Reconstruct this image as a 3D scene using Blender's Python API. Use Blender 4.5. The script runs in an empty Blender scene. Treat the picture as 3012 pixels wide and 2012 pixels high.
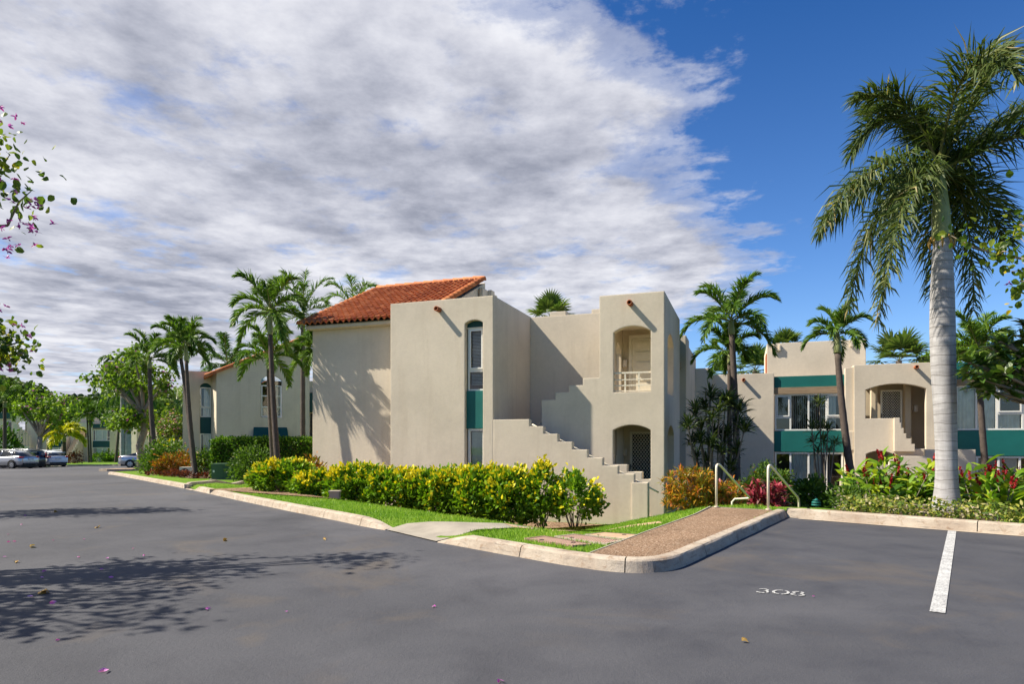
import bpy, math, random
import numpy as np
from mathutils import Vector, Matrix
from mathutils.geometry import delaunay_2d_cdt
random.seed(5); RNG = np.random.default_rng(11)
SC = bpy.context.scene; COL = SC.collection
PI = math.pi
def R(d): return math.radians(d)

# ------------------------------------------------------------------ materials
def newmat(name):
    m = bpy.data.materials.new(name); m.use_nodes = True
    nt = m.node_tree; nt.nodes.clear()
    out = nt.nodes.new('ShaderNodeOutputMaterial')
    return m, nt, out
def N(nt, typ, **kw):
    n = nt.nodes.new(typ)
    for k, v in kw.items():
        if k.startswith('i_'):
            key = k[2:]
            key = int(key) if key.isdigit() else key.replace('_', ' ')
            n.inputs[key].default_value = v
        else: setattr(n, k, v)
    return n
def L(nt, a, ao, b, bi): nt.links.new(a.outputs[ao], b.inputs[bi])
def c4(c): return (c[0], c[1], c[2], 1)
def noise(nt, co, scale, detail=4, rough=.55, dist=0):
    n = N(nt, 'ShaderNodeTexNoise'); n.inputs['Scale'].default_value = scale
    n.inputs['Detail'].default_value = detail; n.inputs['Roughness'].default_value = rough
    n.inputs['Distortion'].default_value = dist
    if co is not None: nt.links.new(co, n.inputs['Vector'])
    return n
def ramp(nt, src, stops):
    r = N(nt, 'ShaderNodeValToRGB'); e = r.color_ramp.elements
    while len(e) < len(stops): e.new(.5)
    for k, (p, c) in enumerate(stops):
        e[k].position = p; e[k].color = c4(c) if len(c) == 3 else c
    nt.links.new(src, r.inputs['Fac']); return r
def mixc(nt, fac, a, b, mode='MIX'):
    m = N(nt, 'ShaderNodeMix'); m.data_type = 'RGBA'; m.blend_type = mode
    for inp, v in ((0, fac), (6, a), (7, b)):
        if isinstance(v, (int, float)): m.inputs[inp].default_value = v
        elif isinstance(v, tuple): m.inputs[inp].default_value = c4(v)
        else: nt.links.new(v, m.inputs[inp])
    return m.outputs[2]
def math_(nt, op, a, b=None, clamp=False):
    m = N(nt, 'ShaderNodeMath'); m.operation = op; m.use_clamp = clamp
    for i, v in enumerate((a, b)):
        if v is None: continue
        if isinstance(v, (int, float)): m.inputs[i].default_value = v
        else: nt.links.new(v, m.inputs[i])
    return m.outputs[0]
def pbr(nt, out, col, rough=.8, spec=.3, metal=0, bump=None, bstr=.3, bdist=.02, bevel=0):
    p = N(nt, 'ShaderNodeBsdfPrincipled')
    if isinstance(col, tuple): p.inputs['Base Color'].default_value = c4(col)
    else: nt.links.new(col, p.inputs['Base Color'])
    if isinstance(rough, (int, float)): p.inputs['Roughness'].default_value = rough
    else: nt.links.new(rough, p.inputs['Roughness'])
    p.inputs['Specular IOR Level'].default_value = spec; p.inputs['Metallic'].default_value = metal
    nrm = None
    if bevel:
        b = N(nt, 'ShaderNodeBevel', samples=4); b.inputs['Radius'].default_value = bevel; nrm = b.outputs[0]
    if bump is not None:
        b = N(nt, 'ShaderNodeBump'); b.inputs['Strength'].default_value = bstr; b.inputs['Distance'].default_value = bdist
        nt.links.new(bump, b.inputs['Height'])
        if nrm is not None: nt.links.new(nrm, b.inputs['Normal'])
        nrm = b.outputs[0]
    if nrm is not None: nt.links.new(nrm, p.inputs['Normal'])
    nt.links.new(p.outputs[0], out.inputs['Surface'])
    return p
def objco(nt): return N(nt, 'ShaderNodeTexCoord').outputs['Object']
def simple(name, col, rough=.7, spec=.3, metal=0, var=.12, scale=6, bump=.0, bscale=40, bevel=0):
    m, nt, out = newmat(name); co = objco(nt)
    n = noise(nt, co, scale, 5)
    d = tuple(max(0, c*(1-var)) for c in col); l = tuple(c*(1+var) for c in col)
    r = ramp(nt, n.outputs['Fac'], [(.3, d), (.7, l)])
    b = noise(nt, co, bscale, 3).outputs['Fac'] if bump else None
    pbr(nt, out, r.outputs[0], rough, spec, metal, b, bump, .02, bevel); return m
def stucco(name, col, bevel=.05, stain=.6):
    m, nt, out = newmat(name); co = objco(nt)
    big = noise(nt, co, .55, 5, .6); fine = noise(nt, co, 9, 6, .65)
    mp = N(nt, 'ShaderNodeMapping'); mp.inputs['Scale'].default_value = (3.0, 3.0, .28); nt.links.new(co, mp.inputs['Vector'])
    streak = noise(nt, mp.outputs[0], 1.0, 4, .6)
    a = ramp(nt, big.outputs['Fac'], [(.3, tuple(c*.86 for c in col)), (.5, tuple(c*.97 for c in col)), (.7, tuple(c*1.04 for c in col))])
    sf = ramp(nt, streak.outputs['Fac'], [(.52, (0, 0, 0)), (.72, (1, 1, 1))])
    sfm = math_(nt, 'MULTIPLY', sf.outputs[0], stain)
    dirt = tuple(c*k for c, k in zip(col, (.84, .82, .80)))
    c1 = mixc(nt, sfm, a.outputs[0], dirt)
    f2 = ramp(nt, fine.outputs['Fac'], [(.3, (.94, .94, .94)), (.75, (1.03, 1.03, 1.03))])
    c2 = mixc(nt, 1.0, c1, f2.outputs[0], 'MULTIPLY')
    b1 = noise(nt, co, 26, 6, .6); b2 = noise(nt, co, 3.2, 3, .5)
    bm = math_(nt, 'ADD', math_(nt, 'MULTIPLY', b1.outputs['Fac'], .6), math_(nt, 'MULTIPLY', b2.outputs['Fac'], .5))
    pbr(nt, out, c2, .92, .12, 0, bm, .35, .022, bevel); return m
M = {}
SAND = (.62, .54, .425)
M['stucco'] = stucco('warm_stucco', SAND)
M['stucco_smooth'] = stucco('inner_stucco', (.60, .51, .375), .03, .12)
M['stucco_pale'] = stucco('pale_stucco', (.66, .575, .455), .05, .25)
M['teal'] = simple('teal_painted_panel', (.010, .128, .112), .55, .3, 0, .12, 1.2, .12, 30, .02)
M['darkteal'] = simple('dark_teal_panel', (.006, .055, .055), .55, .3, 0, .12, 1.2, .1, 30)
M['white'] = simple('white_window_frame', (.74, .73, .68), .42, .4, 0, .04, 4, .0, 40, .008)
M['cream'] = simple('cream_painted_metal', (.70, .63, .49), .4, .45, 0, .06, 9, .05, 60)
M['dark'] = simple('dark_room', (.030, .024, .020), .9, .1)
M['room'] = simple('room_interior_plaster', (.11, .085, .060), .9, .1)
M['black'] = simple('black_trim', (.012, .012, .013), .5, .4)
M['terra'] = simple('terracotta_pipe', (.33, .105, .047), .75, .2, 0, .25, 20, .2, 60)
M['blind'] = simple('blind_slats', (.66, .64, .56), .7, .2, 0, .08, 12)
M['curtain'] = simple('sheer_curtain', (.80, .79, .72), .9, .1, 0, .12, 3)
M['concrete'] = simple('grey_concrete', (.29, .26, .215), .9, .15, 0, .18, 2.2, .35, 60)
M['steps'] = simple('worn_step_concrete', (.36, .29, .21), .9, .15, 0, .2, 3, .3, 50)
def glass():
    m, nt, out = newmat('window_glass')
    t = N(nt, 'ShaderNodeBsdfTransparent'); t.inputs[0].default_value = (.93, .96, .94, 1)
    g = N(nt, 'ShaderNodeBsdfGlossy'); g.inputs['Roughness'].default_value = .02; g.inputs[0].default_value = (.95, .97, 1, 1)
    lw = N(nt, 'ShaderNodeFresnel'); lw.inputs['IOR'].default_value = 1.75
    nz = noise(nt, objco(nt), 1.1, 2); b = N(nt, 'ShaderNodeBump'); b.inputs['Strength'].default_value = .08
    b.inputs['Distance'].default_value = .02
    nt.links.new(nz.outputs['Fac'], b.inputs['Height']); nt.links.new(b.outputs[0], g.inputs['Normal'])
    mx = N(nt, 'ShaderNodeMixShader'); L(nt, lw, 0, mx, 0); L(nt, t, 0, mx, 1); L(nt, g, 0, mx, 2); L(nt, mx, 0, out, 'Surface')
    return m
M['glass'] = glass()
def wood():
    m, nt, out = newmat('weathered_wood_beam'); co = objco(nt)
    mp = N(nt, 'ShaderNodeMapping'); mp.inputs['Scale'].default_value = (.8, .8, 14); nt.links.new(co, mp.inputs['Vector'])
    n = noise(nt, mp.outputs[0], 2.2, 6, .7, .6)
    r = ramp(nt, n.outputs['Fac'], [(.25, (.17, .115, .07)), (.55, (.33, .24, .155)), (.8, (.44, .34, .24))])
    pbr(nt, out, r.outputs[0], .85, .15, 0, n.outputs['Fac'], .4, .01); return m
M['wood'] = wood()
def tiles():
    m, nt, out = newmat('clay_roof_tiles'); co = objco(nt)
    at = N(nt, 'ShaderNodeAttribute', attribute_name='tint')
    r = ramp(nt, at.outputs['Fac'], [(0, (.34, .10, .036)), (.5, (.48, .155, .052)), (1, (.58, .24, .095))])
    n = noise(nt, co, 5, 5, .65)
    d = ramp(nt, n.outputs['Fac'], [(.35, (.72, .68, .66)), (.65, (1.05, 1.05, 1.05))])
    c = mixc(nt, 1.0, r.outputs[0], d.outputs[0], 'MULTIPLY')
    pbr(nt, out, c, .78, .2, 0, noise(nt, co, 45, 3).outputs['Fac'], .25, .01); return m
M['tile'] = tiles()
def asphalt():
    m, nt, out = newmat('sealed_asphalt'); co = objco(nt)
    big = noise(nt, co, .16, 5, .6, .8); mid = noise(nt, co, 1.3, 5, .65, .3); fine = noise(nt, co, 110, 4, .7)
    a = ramp(nt, big.outputs['Fac'], [(.30, (.044, .045, .053)), (.5, (.064, .065, .074)), (.70, (.088, .088, .098))])
    b = ramp(nt, mid.outputs['Fac'], [(.28, (.76, .76, .78)), (.5, (1, 1, 1)), (.74, (1.16, 1.15, 1.13))])
    c = mixc(nt, 1.0, a.outputs[0], b.outputs[0], 'MULTIPLY')
    f = ramp(nt, fine.outputs['Fac'], [(.34, (.60, .60, .61)), (.5, (1, 1, 1)), (.68, (1.42, 1.40, 1.37))])
    c = mixc(nt, 1.0, c, f.outputs[0], 'MULTIPLY')
    # brown drip stains of their own shape
    br = noise(nt, co, .42, 4, .6, 1.5); bf = ramp(nt, br.outputs['Fac'], [(.56, (0, 0, 0)), (.70, (.6, .6, .6))])
    c = mixc(nt, bf.outputs[0], c, (.098, .082, .068))
    vo = N(nt, 'ShaderNodeTexVoronoi'); vo.inputs['Scale'].default_value = 2.6; nt.links.new(co, vo.inputs['Vector'])
    sp = ramp(nt, vo.outputs['Distance'], [(0.0, (1, 1, 1)), (.022, (0, 0, 0))])
    c = mixc(nt, sp.outputs[0], c, (.30, .28, .24))
    ro = ramp(nt, mid.outputs['Fac'], [(.3, (.62, .62, .62)), (.7, (.84, .84, .84))])
    bm = math_(nt, 'ADD', fine.outputs['Fac'], math_(nt, 'MULTIPLY', noise(nt, co, 24, 3).outputs['Fac'], .9))
    pbr(nt, out, c, ro.outputs[0], .30, 0, bm, .55, .012); return m
M['asphalt'] = asphalt()
def kerbmat():
    m, nt, out = newmat('old_kerb_concrete'); co = objco(nt)
    a = noise(nt, co, 2.0, 6, .65, .4); b = noise(nt, co, 7, 6, .7, .6); f = noise(nt, co, 90, 3, .6)
    r = ramp(nt, a.outputs['Fac'], [(.3, (.32, .255, .20)), (.55, (.43, .365, .29)), (.75, (.49, .43, .36))])
    st = ramp(nt, b.outputs['Fac'], [(.54, (0, 0, 0)), (.66, (.75, .75, .75))])
    c = mixc(nt, st.outputs[0], r.outputs[0], (.25, .165, .105))
    g = N(nt, 'ShaderNodeMapping'); g.inputs['Scale'].default_value = (2, 2, 14); nt.links.new(co, g.inputs['Vector'])
    bk = noise(nt, g.outputs[0], 2.1, 5, .7, .5); bs = ramp(nt, bk.outputs['Fac'], [(.55, (0, 0, 0)), (.70, (.75, .75, .75))])
    c = mixc(nt, bs.outputs[0], c, (.15, .13, .115))
    ff = ramp(nt, f.outputs['Fac'], [(.3, (.85, .85, .85)), (.7, (1.1, 1.1, 1.1))])
    c = mixc(nt, 1.0, c, ff.outputs[0], 'MULTIPLY')
    pbr(nt, out, c, .92, .12, 0, math_(nt, 'ADD', f.outputs['Fac'], math_(nt, 'MULTIPLY', b.outputs['Fac'], 2.0)), .5, .012); return m
M['kerb'] = kerbmat()
def aggregate():
    m, nt, out = newmat('exposed_aggregate'); co = objco(nt)
    v = N(nt, 'ShaderNodeTexVoronoi'); v.inputs['Scale'].default_value = 75; nt.links.new(co, v.inputs['Vector'])
    sep = N(nt, 'ShaderNodeSeparateColor'); nt.links.new(v.outputs['Color'], sep.inputs[0])
    r = ramp(nt, sep.outputs[0], [(0, (.085, .05, .03)), (.35, (.19, .12, .075)), (.7, (.27, .18, .118)), (.93, (.34, .245, .165)), (1, (.55, .46, .36))])
    b = noise(nt, co, 1.4, 5, .6); bb = ramp(nt, b.outputs['Fac'], [(.3, (.78, .76, .74)), (.7, (1.12, 1.1, 1.08))])
    c = mixc(nt, 1.0, r.outputs[0], bb.outputs[0], 'MULTIPLY')
    pbr(nt, out, c, .9, .15, 0, v.outputs['Distance'], .5, .01); return m
M['aggregate'] = aggregate()
def grassground():
    m, nt, out = newmat('lawn_turf'); co = objco(nt)
    a = noise(nt, co, .7, 5, .6, .4); f = noise(nt, co, 55, 4, .7)
    r = ramp(nt, a.outputs['Fac'], [(.3, (.105, .21, .020)), (.6, (.16, .275, .026)), (.8, (.23, .30, .045))])
    ff = ramp(nt, f.outputs['Fac'], [(.3, (.5, .55, .5)), (.7, (1.25, 1.2, 1.2))])
    pbr(nt, out, mixc(nt, 1.0, r.outputs[0], ff.outputs[0], 'MULTIPLY'), .9, .1, 0, f.outputs['Fac'], .9, .03); return m
M['turf'] = grassground()
def mulchmat():
    m, nt, out = newmat('bark_mulch'); co = objco(nt)
    v = N(nt, 'ShaderNodeTexVoronoi'); v.inputs['Scale'].default_value = 26; nt.links.new(co, v.inputs['Vector'])
    sep = N(nt, 'ShaderNodeSeparateColor'); nt.links.new(v.outputs['Color'], sep.inputs[0])
    r = ramp(nt, sep.outputs[0], [(0, (.06, .035, .02)), (.5, (.20, .125, .075)), (1, (.42, .30, .20))])
    pbr(nt, out, r.outputs[0], .95, .1, 0, v.outputs['Distance'], .8, .03); return m
M['mulch'] = mulchmat()
M['soil'] = simple('garden_soil', (.12, .085, .055), .95, .1, 0, .3, 8, .6, 40)
def paint():
    m, nt, out = newmat('road_paint'); co = objco(nt)
    w = noise(nt, co, 70, 5, .75); a = noise(nt, co, 5, 5, .65)
    f = ramp(nt, math_(nt, 'ADD', w.outputs['Fac'], math_(nt, 'MULTIPLY', a.outputs['Fac'], .35)), [(.56, (.0, .0, .0)), (.74, (1, 1, 1))])
    c = mixc(nt, f.outputs[0], (.17, .17, .175), (.50, .50, .49))
    pbr(nt, out, c, .8, .2, 0, w.outputs['Fac'], .08, .003); return m
M['paint'] = paint()
def steelcover():
    m, nt, out = newmat('rusty_cover_plate'); co = objco(nt)
    mp = N(nt, 'ShaderNodeMapping'); mp.inputs['Rotation'].default_value = (0, 0, R(20)); nt.links.new(co, mp.inputs['Vector'])
    w = N(nt, 'ShaderNodeTexWave'); w.inputs['Scale'].default_value = 9; w.inputs['Distortion'].default_value = .3; nt.links.new(mp.outputs[0], w.inputs['Vector'])
    n = noise(nt, co, 6, 5)
    r = ramp(nt, w.outputs['Fac'], [(.3, (.25, .155, .115)), (.7, (.46, .31, .235))])
    k = ramp(nt, n.outputs['Fac'], [(.3, (.8, .75, .72)), (.7, (1.1, 1.1, 1.1))])
    pbr(nt, out, mixc(nt, 1.0, r.outputs[0], k.outputs[0], 'MULTIPLY'), .7, .3, .1, w.outputs['Fac'], .5, .01); return m
M['cover'] = steelcover()
M['coverrim'] = simple('pale_cover_rim', (.40, .34, .27), .85, .2, 0, .1, 12)
M['tanpath'] = simple('tan_stained_concrete', (.44, .295, .19), .9, .15, 0, .2, 4, .3, 50)
def leafmat(name, stops, rough=.5, trans=.28, tcol=None, spec=.22):
    m, nt, out = newmat(name)
    at = N(nt, 'ShaderNodeAttribute', attribute_name='tint')
    r = ramp(nt, at.outputs['Fac'], stops)
    p = N(nt, 'ShaderNodeBsdfPrincipled'); L(nt, r, 0, p, 'Base Color')
    p.inputs['Roughness'].default_value = rough; p.inputs['Specular IOR Level'].default_value = spec
    t = N(nt, 'ShaderNodeBsdfTranslucent')
    tc = mixc(nt, 1.0, r.outputs[0], tcol or (1.5, 1.6, .7), 'MULTIPLY'); nt.links.new(tc, t.inputs[0])
    mx = N(nt, 'ShaderNodeMixShader'); mx.inputs[0].default_value = trans
    L(nt, p, 0, mx, 1); L(nt, t, 0, mx, 2); L(nt, mx, 0, out, 'Surface'); return m
G3 = lambda a, b, c: [(0, a), (.5, b), (1, c)]
M['palm'] = leafmat('palm_leaf', G3((.034, .082, .012), (.085, .17, .02), (.21, .275, .05)), .5)
M['royal'] = leafmat('royal_palm_leaf', [(0, (.020, .040, .010)), (.45, (.055, .090, .018)), (.8, (.15, .17, .05)), (1, (.36, .28, .12))], .5, .25)
M['fan'] = leafmat('fan_palm_leaf', G3((.035, .075, .016), (.085, .14, .03), (.20, .23, .07)), .45)
M['goldpalm'] = leafmat('golden_palm_leaf', G3((.20, .26, .012), (.48, .46, .02), (.66, .58, .03)), .45)
M['rachis'] = simple('palm_rachis', (.17, .18, .05), .5, .4)
M['shaft'] = simple('palm_crownshaft', (.22, .25, .10), .45, .4, 0, .2, 3)
M['green'] = leafmat('shrub_leaf', G3((.030, .068, .010), (.075, .145, .016), (.15, .22, .03)))
M['lime'] = leafmat('bright_tree_leaf', G3((.060, .12, .012), (.13, .22, .020), (.25, .32, .04)), .45, .38)
M['yellow'] = leafmat('yellow_new_leaf', G3((.46, .43, .015), (.74, .63, .02), (.82, .74, .07)), .45, .25, (1.2, 1.1, .5))
M['hedge'] = leafmat('gold_hedge_leaf', G3((.05, .13, .008), (.15, .28, .014), (.34, .45, .02)))
M['clip'] = leafmat('clipped_hedge_leaf', G3((.022, .065, .008), (.065, .145, .014), (.18, .28, .03)))
M['croton'] = leafmat('croton_leaf', [(0, (.05, .10, .012)), (.35, (.22, .20, .015)), (.65, (.42, .22, .015)), (1, (.50, .11, .02))], .42, .2)
M['crotonred'] = leafmat('copper_croton_leaf', [(0, (.06, .08, .015)), (.4, (.24, .10, .015)), (.75, (.42, .14, .018)), (1, (.26, .035, .02))], .42, .2)
M['ti'] = leafmat('red_cordyline_leaf', [(0, (.07, .05, .02)), (.3, (.17, .02, .03)), (.7, (.38, .05, .08)), (1, (.60, .22, .22))], .4, .2, (1.3, .8, .8))
M['maroon'] = leafmat('maroon_leaf', G3((.05, .012, .012), (.13, .03, .02), (.26, .08, .03)))
M['drac'] = leafmat('dracaena_leaf', G3((.016, .036, .009), (.042, .075, .016), (.13, .16, .04)), .45, .15)
M['ginger'] = leafmat('ginger_leaf', G3((.05, .13, .010), (.15, .27, .016), (.42, .45, .03)), .45, .3)
M['redflower'] = leafmat('red_flower', G3((.14, .006, .012), (.32, .012, .022), (.46, .04, .04)), .5, .2, (1.3, .6, .6))
M['pink'] = leafmat('magenta_flower', G3((.30, .03, .20), (.48, .08, .36), (.62, .25, .52)), .5, .3, (1.2, .8, 1.2))
M['pinkpale'] = leafmat('pale_pink_flower', G3((.48, .22, .20), (.66, .36, .34), (.75, .50, .46)), .5, .3, (1.1, .9, .9))
M['bauh'] = leafmat('orchid_tree_leaf', [(0, (.035, .07, .012)), (.5, (.09, .15, .016)), (.85, (.22, .25, .02)), (1, (.50, .36, .02))], .42, .36)
M['plum'] = leafmat('plumeria_leaf', G3((.035, .085, .016), (.085, .16, .026), (.20, .26, .08)), .32, .25, (1.4, 1.5, .6), .45)
M['forest'] = leafmat('dark_tree_leaf', G3((.022, .045, .012), (.05, .085, .02), (.10, .14, .035)), .5)
M['cover_leaf'] = leafmat('ground_cover_leaf', [(0, (.05, .10, .015)), (.45, (.14, .20, .03)), (.75, (.34, .33, .05)), (1, (.38, .33, .24))], .5, .25)
M['blade'] = leafmat('grass_blade', [(0, (.11, .23, .018)), (.6, (.20, .34, .028)), (1, (.36, .42, .07))], .5, .3)
M['petal'] = leafmat('fallen_petal', G3((.45, .06, .38), (.60, .16, .52), (.72, .35, .62)), .6, .2)
M['dryleaf'] = leafmat('dry_leaf', G3((.30, .17, .04), (.42, .26, .07), (.5, .36, .15)), .6, .1)
def bark(name, a, b, scale=14, bump=.5, dist=1.2):
    m, nt, out = newmat(name); co = objco(nt)
    w = N(nt, 'ShaderNodeTexWave', bands_direction='Z'); w.inputs['Scale'].default_value = scale/6.28*3.0
    w.inputs['Distortion'].default_value = dist; w.inputs['Detail'].default_value = 3; w.inputs['Detail Scale'].default_value = 1.5
    nt.links.new(co, w.inputs['Vector'])
    n = noise(nt, co, 7, 6, .65)
    r = ramp(nt, w.outputs['Fac'], [(.05, a), (.22, tuple((x+y)/2 for x, y in zip(a, b))), (.6, b)])
    k = ramp(nt, n.outputs['Fac'], [(.3, (.72, .71, .70)), (.7, (1.16, 1.15, 1.14))])
    h = math_(nt, 'ADD', w.outputs['Fac'], n.outputs['Fac'])
    pbr(nt, out, mixc(nt, 1.0, r.outputs[0], k.outputs[0], 'MULTIPLY'), .85, .15, 0, h, bump, .02); return m
M['bark'] = bark('palm_bark', (.045, .036, .032), (.135, .108, .092), 22)
M['limb'] = simple('smooth_grey_bark', (.25, .205, .16), .85, .15, 0, .25, 6, .4, 30)
M['stem'] = simple('pale_woody_stem', (.19, .16, .125), .85, .15, 0, .25, 9, .3, 30)
def royalbark():
    m, nt, out = newmat('royal_palm_bark'); co = objco(nt)
    mp = N(nt, 'ShaderNodeMapping'); mp.inputs['Scale'].default_value = (1.6, 1.6, 9); nt.links.new(co, mp.inputs['Vector'])
    n1 = noise(nt, mp.outputs[0], 1.0, 6, .7, .5)
    mq = N(nt, 'ShaderNodeMapping'); mq.inputs['Scale'].default_value = (9, 9, 1.4); nt.links.new(co, mq.inputs['Vector'])
    n2 = noise(nt, mq.outputs[0], 1.0, 5, .65)
    w = N(nt, 'ShaderNodeTexWave', bands_direction='Z'); w.inputs['Scale'].default_value = 1.7; w.inputs['Distortion'].default_value = 2.6
    w.inputs['Detail'].default_value = 4; w.inputs['Detail Scale'].default_value = 1.2; nt.links.new(co, w.inputs['Vector'])
    r = ramp(nt, n1.outputs['Fac'], [(.3, (.27, .262, .262)), (.5, (.37, .362, .366)), (.7, (.455, .447, .458))])
    s = ramp(nt, n2.outputs['Fac'], [(.35, (.80, .79, .79)), (.7, (1.08, 1.08, 1.08))])
    c = mixc(nt, 1.0, r.outputs[0], s.outputs[0], 'MULTIPLY')
    ringf = ramp(nt, w.outputs['Fac'], [(.0, (.7, .7, .7)), (.03, (0, 0, 0))])
    c = mixc(nt, ringf.outputs[0], c, (.10, .085, .075))
    pbr(nt, out, c, .85, .2, 0, n1.outputs['Fac'], .3, .010); return m
M['royalbark'] = royalbark()
def carpaint(name, col, metal=.5):
    m, nt, out = newmat(name)
    p = pbr(nt, out, col, .28, .5, metal); p.inputs['Coat Weight'].default_value = .8; p.inputs['Coat Roughness'].default_value = .05
    return m
M['cargl'] = simple('car_glass', (.012, .014, .016), .06, .7)
M['rubber'] = simple('tyre_rubber', (.018, .018, .018), .85, .2)
M['alloy'] = simple('alloy_rim', (.55, .55, .56), .3, .5, .8)
M['tail'] = simple('red_tail_lamp', (.36, .012, .018), .2, .6)
M['plate'] = simple('plate_white', (.62, .62, .60), .5, .3)
M['utility'] = simple('utility_green_paint', (.055, .105, .060), .5, .35, 0, .1, 3)
M['yellowtag'] = simple('yellow_warning_tag', (.70, .58, .03), .5, .3)
M['block'] = simple('split_face_block', (.40, .335, .26), .95, .1, 0, .3, 9, .9, 26)

# ------------------------------------------------------------------ object helpers
def link(o): COL.objects.link(o); return o
def tag(o, label=None, cat=None, group=None, kind=None):
    if label: o['label'] = label
    if cat: o['category'] = cat
    if group: o['group'] = group
    if kind: o['kind'] = kind
    return o
def thing(name, label, cat, loc, group=None):
    o = bpy.data.objects.new(name, None); link(o); o.location = loc; o.empty_display_size = .2
    return tag(o, label, cat, group)
def attach(o, parent):
    if parent is None: return o
    o.parent = parent
    if parent.type == 'EMPTY' or parent.get('_base'):
        o.matrix_parent_inverse = Matrix.Translation(-Vector(parent.location))
    return o
class Fr:                                                # a plan frame: a along u, d along v, z up
    def __init__(s, ox, oy, ang, oz=0):
        s.o = (ox, oy, oz); s.u = (math.cos(ang), math.sin(ang)); s.v = (-math.sin(ang), math.cos(ang)); s.ang = ang
    def p(s, a, d, z): return (s.o[0]+a*s.u[0]+d*s.v[0], s.o[1]+a*s.u[1]+d*s.v[1], z+s.o[2])
W = Fr(0, 0, 0)
class MB:
    def __init__(s): s.v = []; s.f = []; s.m = []; s.t = []
    def add(s, V, F, mi=0, tint=None):
        b = len(s.v); s.v += [tuple(x) for x in V]
        for f in F: s.f.append(tuple(i+b for i in f)); s.m.append(mi); s.t.append(.5 if tint is None else tint)
        return s
    def box(s, fr, a0, a1, d0, d1, z0, z1, mi=0):
        if a0 > a1: a0, a1 = a1, a0
        V = [fr.p(a, d, z) for z in (z0, z1) for d in (d0, d1) for a in (a0, a1)]
        return s.add(V, [(0, 2, 3, 1), (4, 5, 7, 6), (0, 1, 5, 4), (2, 6, 7, 3), (0, 4, 6, 2), (1, 3, 7, 5)], mi)
    def tube(s, pts, rad, n=8, mi=0, caps=True, tint=None):
        P = [Vector(p) for p in pts]; rings = []
        up = Vector((0, 0, 1)); ref = None
        for i, p in enumerate(P):
            t = (P[min(i+1, len(P)-1)]-P[max(i-1, 0)]).normalized()
            if ref is None:
                ref = t.cross(up if abs(t.z) < .95 else Vector((1, 0, 0))).normalized()
            else:
                ref = (ref-t*ref.dot(t)).normalized()
            b = t.cross(ref); r = rad[i] if hasattr(rad, '__len__') else rad
            rings.append([p+ref*(math.cos(2*PI*k/n)*r)+b*(math.sin(2*PI*k/n)*r) for k in range(n)])
        V = [q for rg in rings for q in rg]; F = []
        for i in range(len(P)-1):
            for k in range(n):
                F.append((i*n+k, i*n+(k+1) % n, (i+1)*n+(k+1) % n, (i+1)*n+k))
        if caps: F += [tuple(range(n))[::-1], tuple((len(P)-1)*n+k for k in range(n))]
        return s.add(V, F, mi, tint)
    def slab(s, poly, holes, to3, t0, t1, mi=0):
        """2-D outline with holes extruded from t0 to t1; to3(x, y, t) gives the 3-D point"""
        tri, pts = cdt(poly, holes)
        V = [to3(x, y, t0) for x, y in pts]+[to3(x, y, t1) for x, y in pts]; n = len(pts)
        F = [tuple(t) for t in tri]+[tuple(i+n for i in t[::-1]) for t in tri]
        s.add(V, F, mi)
        for lp in [poly]+list(holes):
            k = len(lp); V = [to3(x, y, t0) for x, y in lp]+[to3(x, y, t1) for x, y in lp]
            s.add(V, [(i, i+k, (i+1) % k+k, (i+1) % k) for i in range(k)], mi)
        return s
    def build(s, name, mats, parent=None, smooth=False, fixn=True):
        me = bpy.data.meshes.new(name); me.from_pydata(s.v, [], s.f)
        if not isinstance(mats, (list, tuple)): mats = [mats]
        for m in mats: me.materials.append(m)
        me.polygons.foreach_set('material_index', s.m)
        at = me.attributes.new('tint', 'FLOAT', 'FACE'); at.data.foreach_set('value', s.t)
        if smooth: me.polygons.foreach_set('use_smooth', [True]*len(s.f))
        if fixn:
            import bmesh
            bm = bmesh.new(); bm.from_mesh(me); bmesh.ops.remove_doubles(bm, verts=bm.verts, dist=1e-5)
            bmesh.ops.recalc_face_normals(bm, faces=bm.faces); bm.to_mesh(me); bm.free()
        me.update()
        o = bpy.data.objects.new(name, me); link(o)
        return attach(o, parent)
def inside(x, y, poly):
    c = False; j = len(poly)-1
    for i in range(len(poly)):
        xi, yi = poly[i][0], poly[i][1]; xj, yj = poly[j][0], poly[j][1]
        if (yi > y) != (yj > y) and x < (xj-xi)*(y-yi)/(yj-yi)+xi: c = not c
        j = i
    return c
def cdt(poly, holes=(), extra=()):
    V = []; E = []
    for lp in [poly]+list(holes):
        b = len(V); k = len(lp); V += [Vector((p[0], p[1])) for p in lp]
        E += [(b+i, b+(i+1) % k) for i in range(k)]
    V += [Vector(p) for p in extra]
    r = delaunay_2d_cdt(V, E, [], 0, 1e-6)
    vo, fo = r[0], r[2]; tri = []
    for f in fo:
        cx = sum(vo[i].x for i in f)/3; cy = sum(vo[i].y for i in f)/3
        if inside(cx, cy, poly) and not any(inside(cx, cy, h) for h in holes): tri.append(tuple(f))
    return tri, [(p.x, p.y) for p in vo]
def sheet(name, poly, zf, mat, step=1.0, holes=(), parent=None, kind='structure', off=0, box=None):
    xs = [p[0] for p in poly]; ys = [p[1] for p in poly]; ex = []
    y = min(ys)+step*.37
    while y < max(ys):
        x = min(xs)+step*.41
        while x < max(xs):
            if inside(x, y, poly) and not any(inside(x, y, h) for h in holes): ex.append((x, y))
            x += step
        y += step
    tri, pts = cdt(poly, holes, ex)
    mb = MB(); mb.add([(x, y, zf(x, y)+off) for x, y in pts], tri)
    o = mb.build(name, mat, parent, True, False)
    if o.data.polygons and o.data.polygons[0].normal.z < 0: o.data.flip_normals()
    if kind: o['kind'] = kind
    return o
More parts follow.
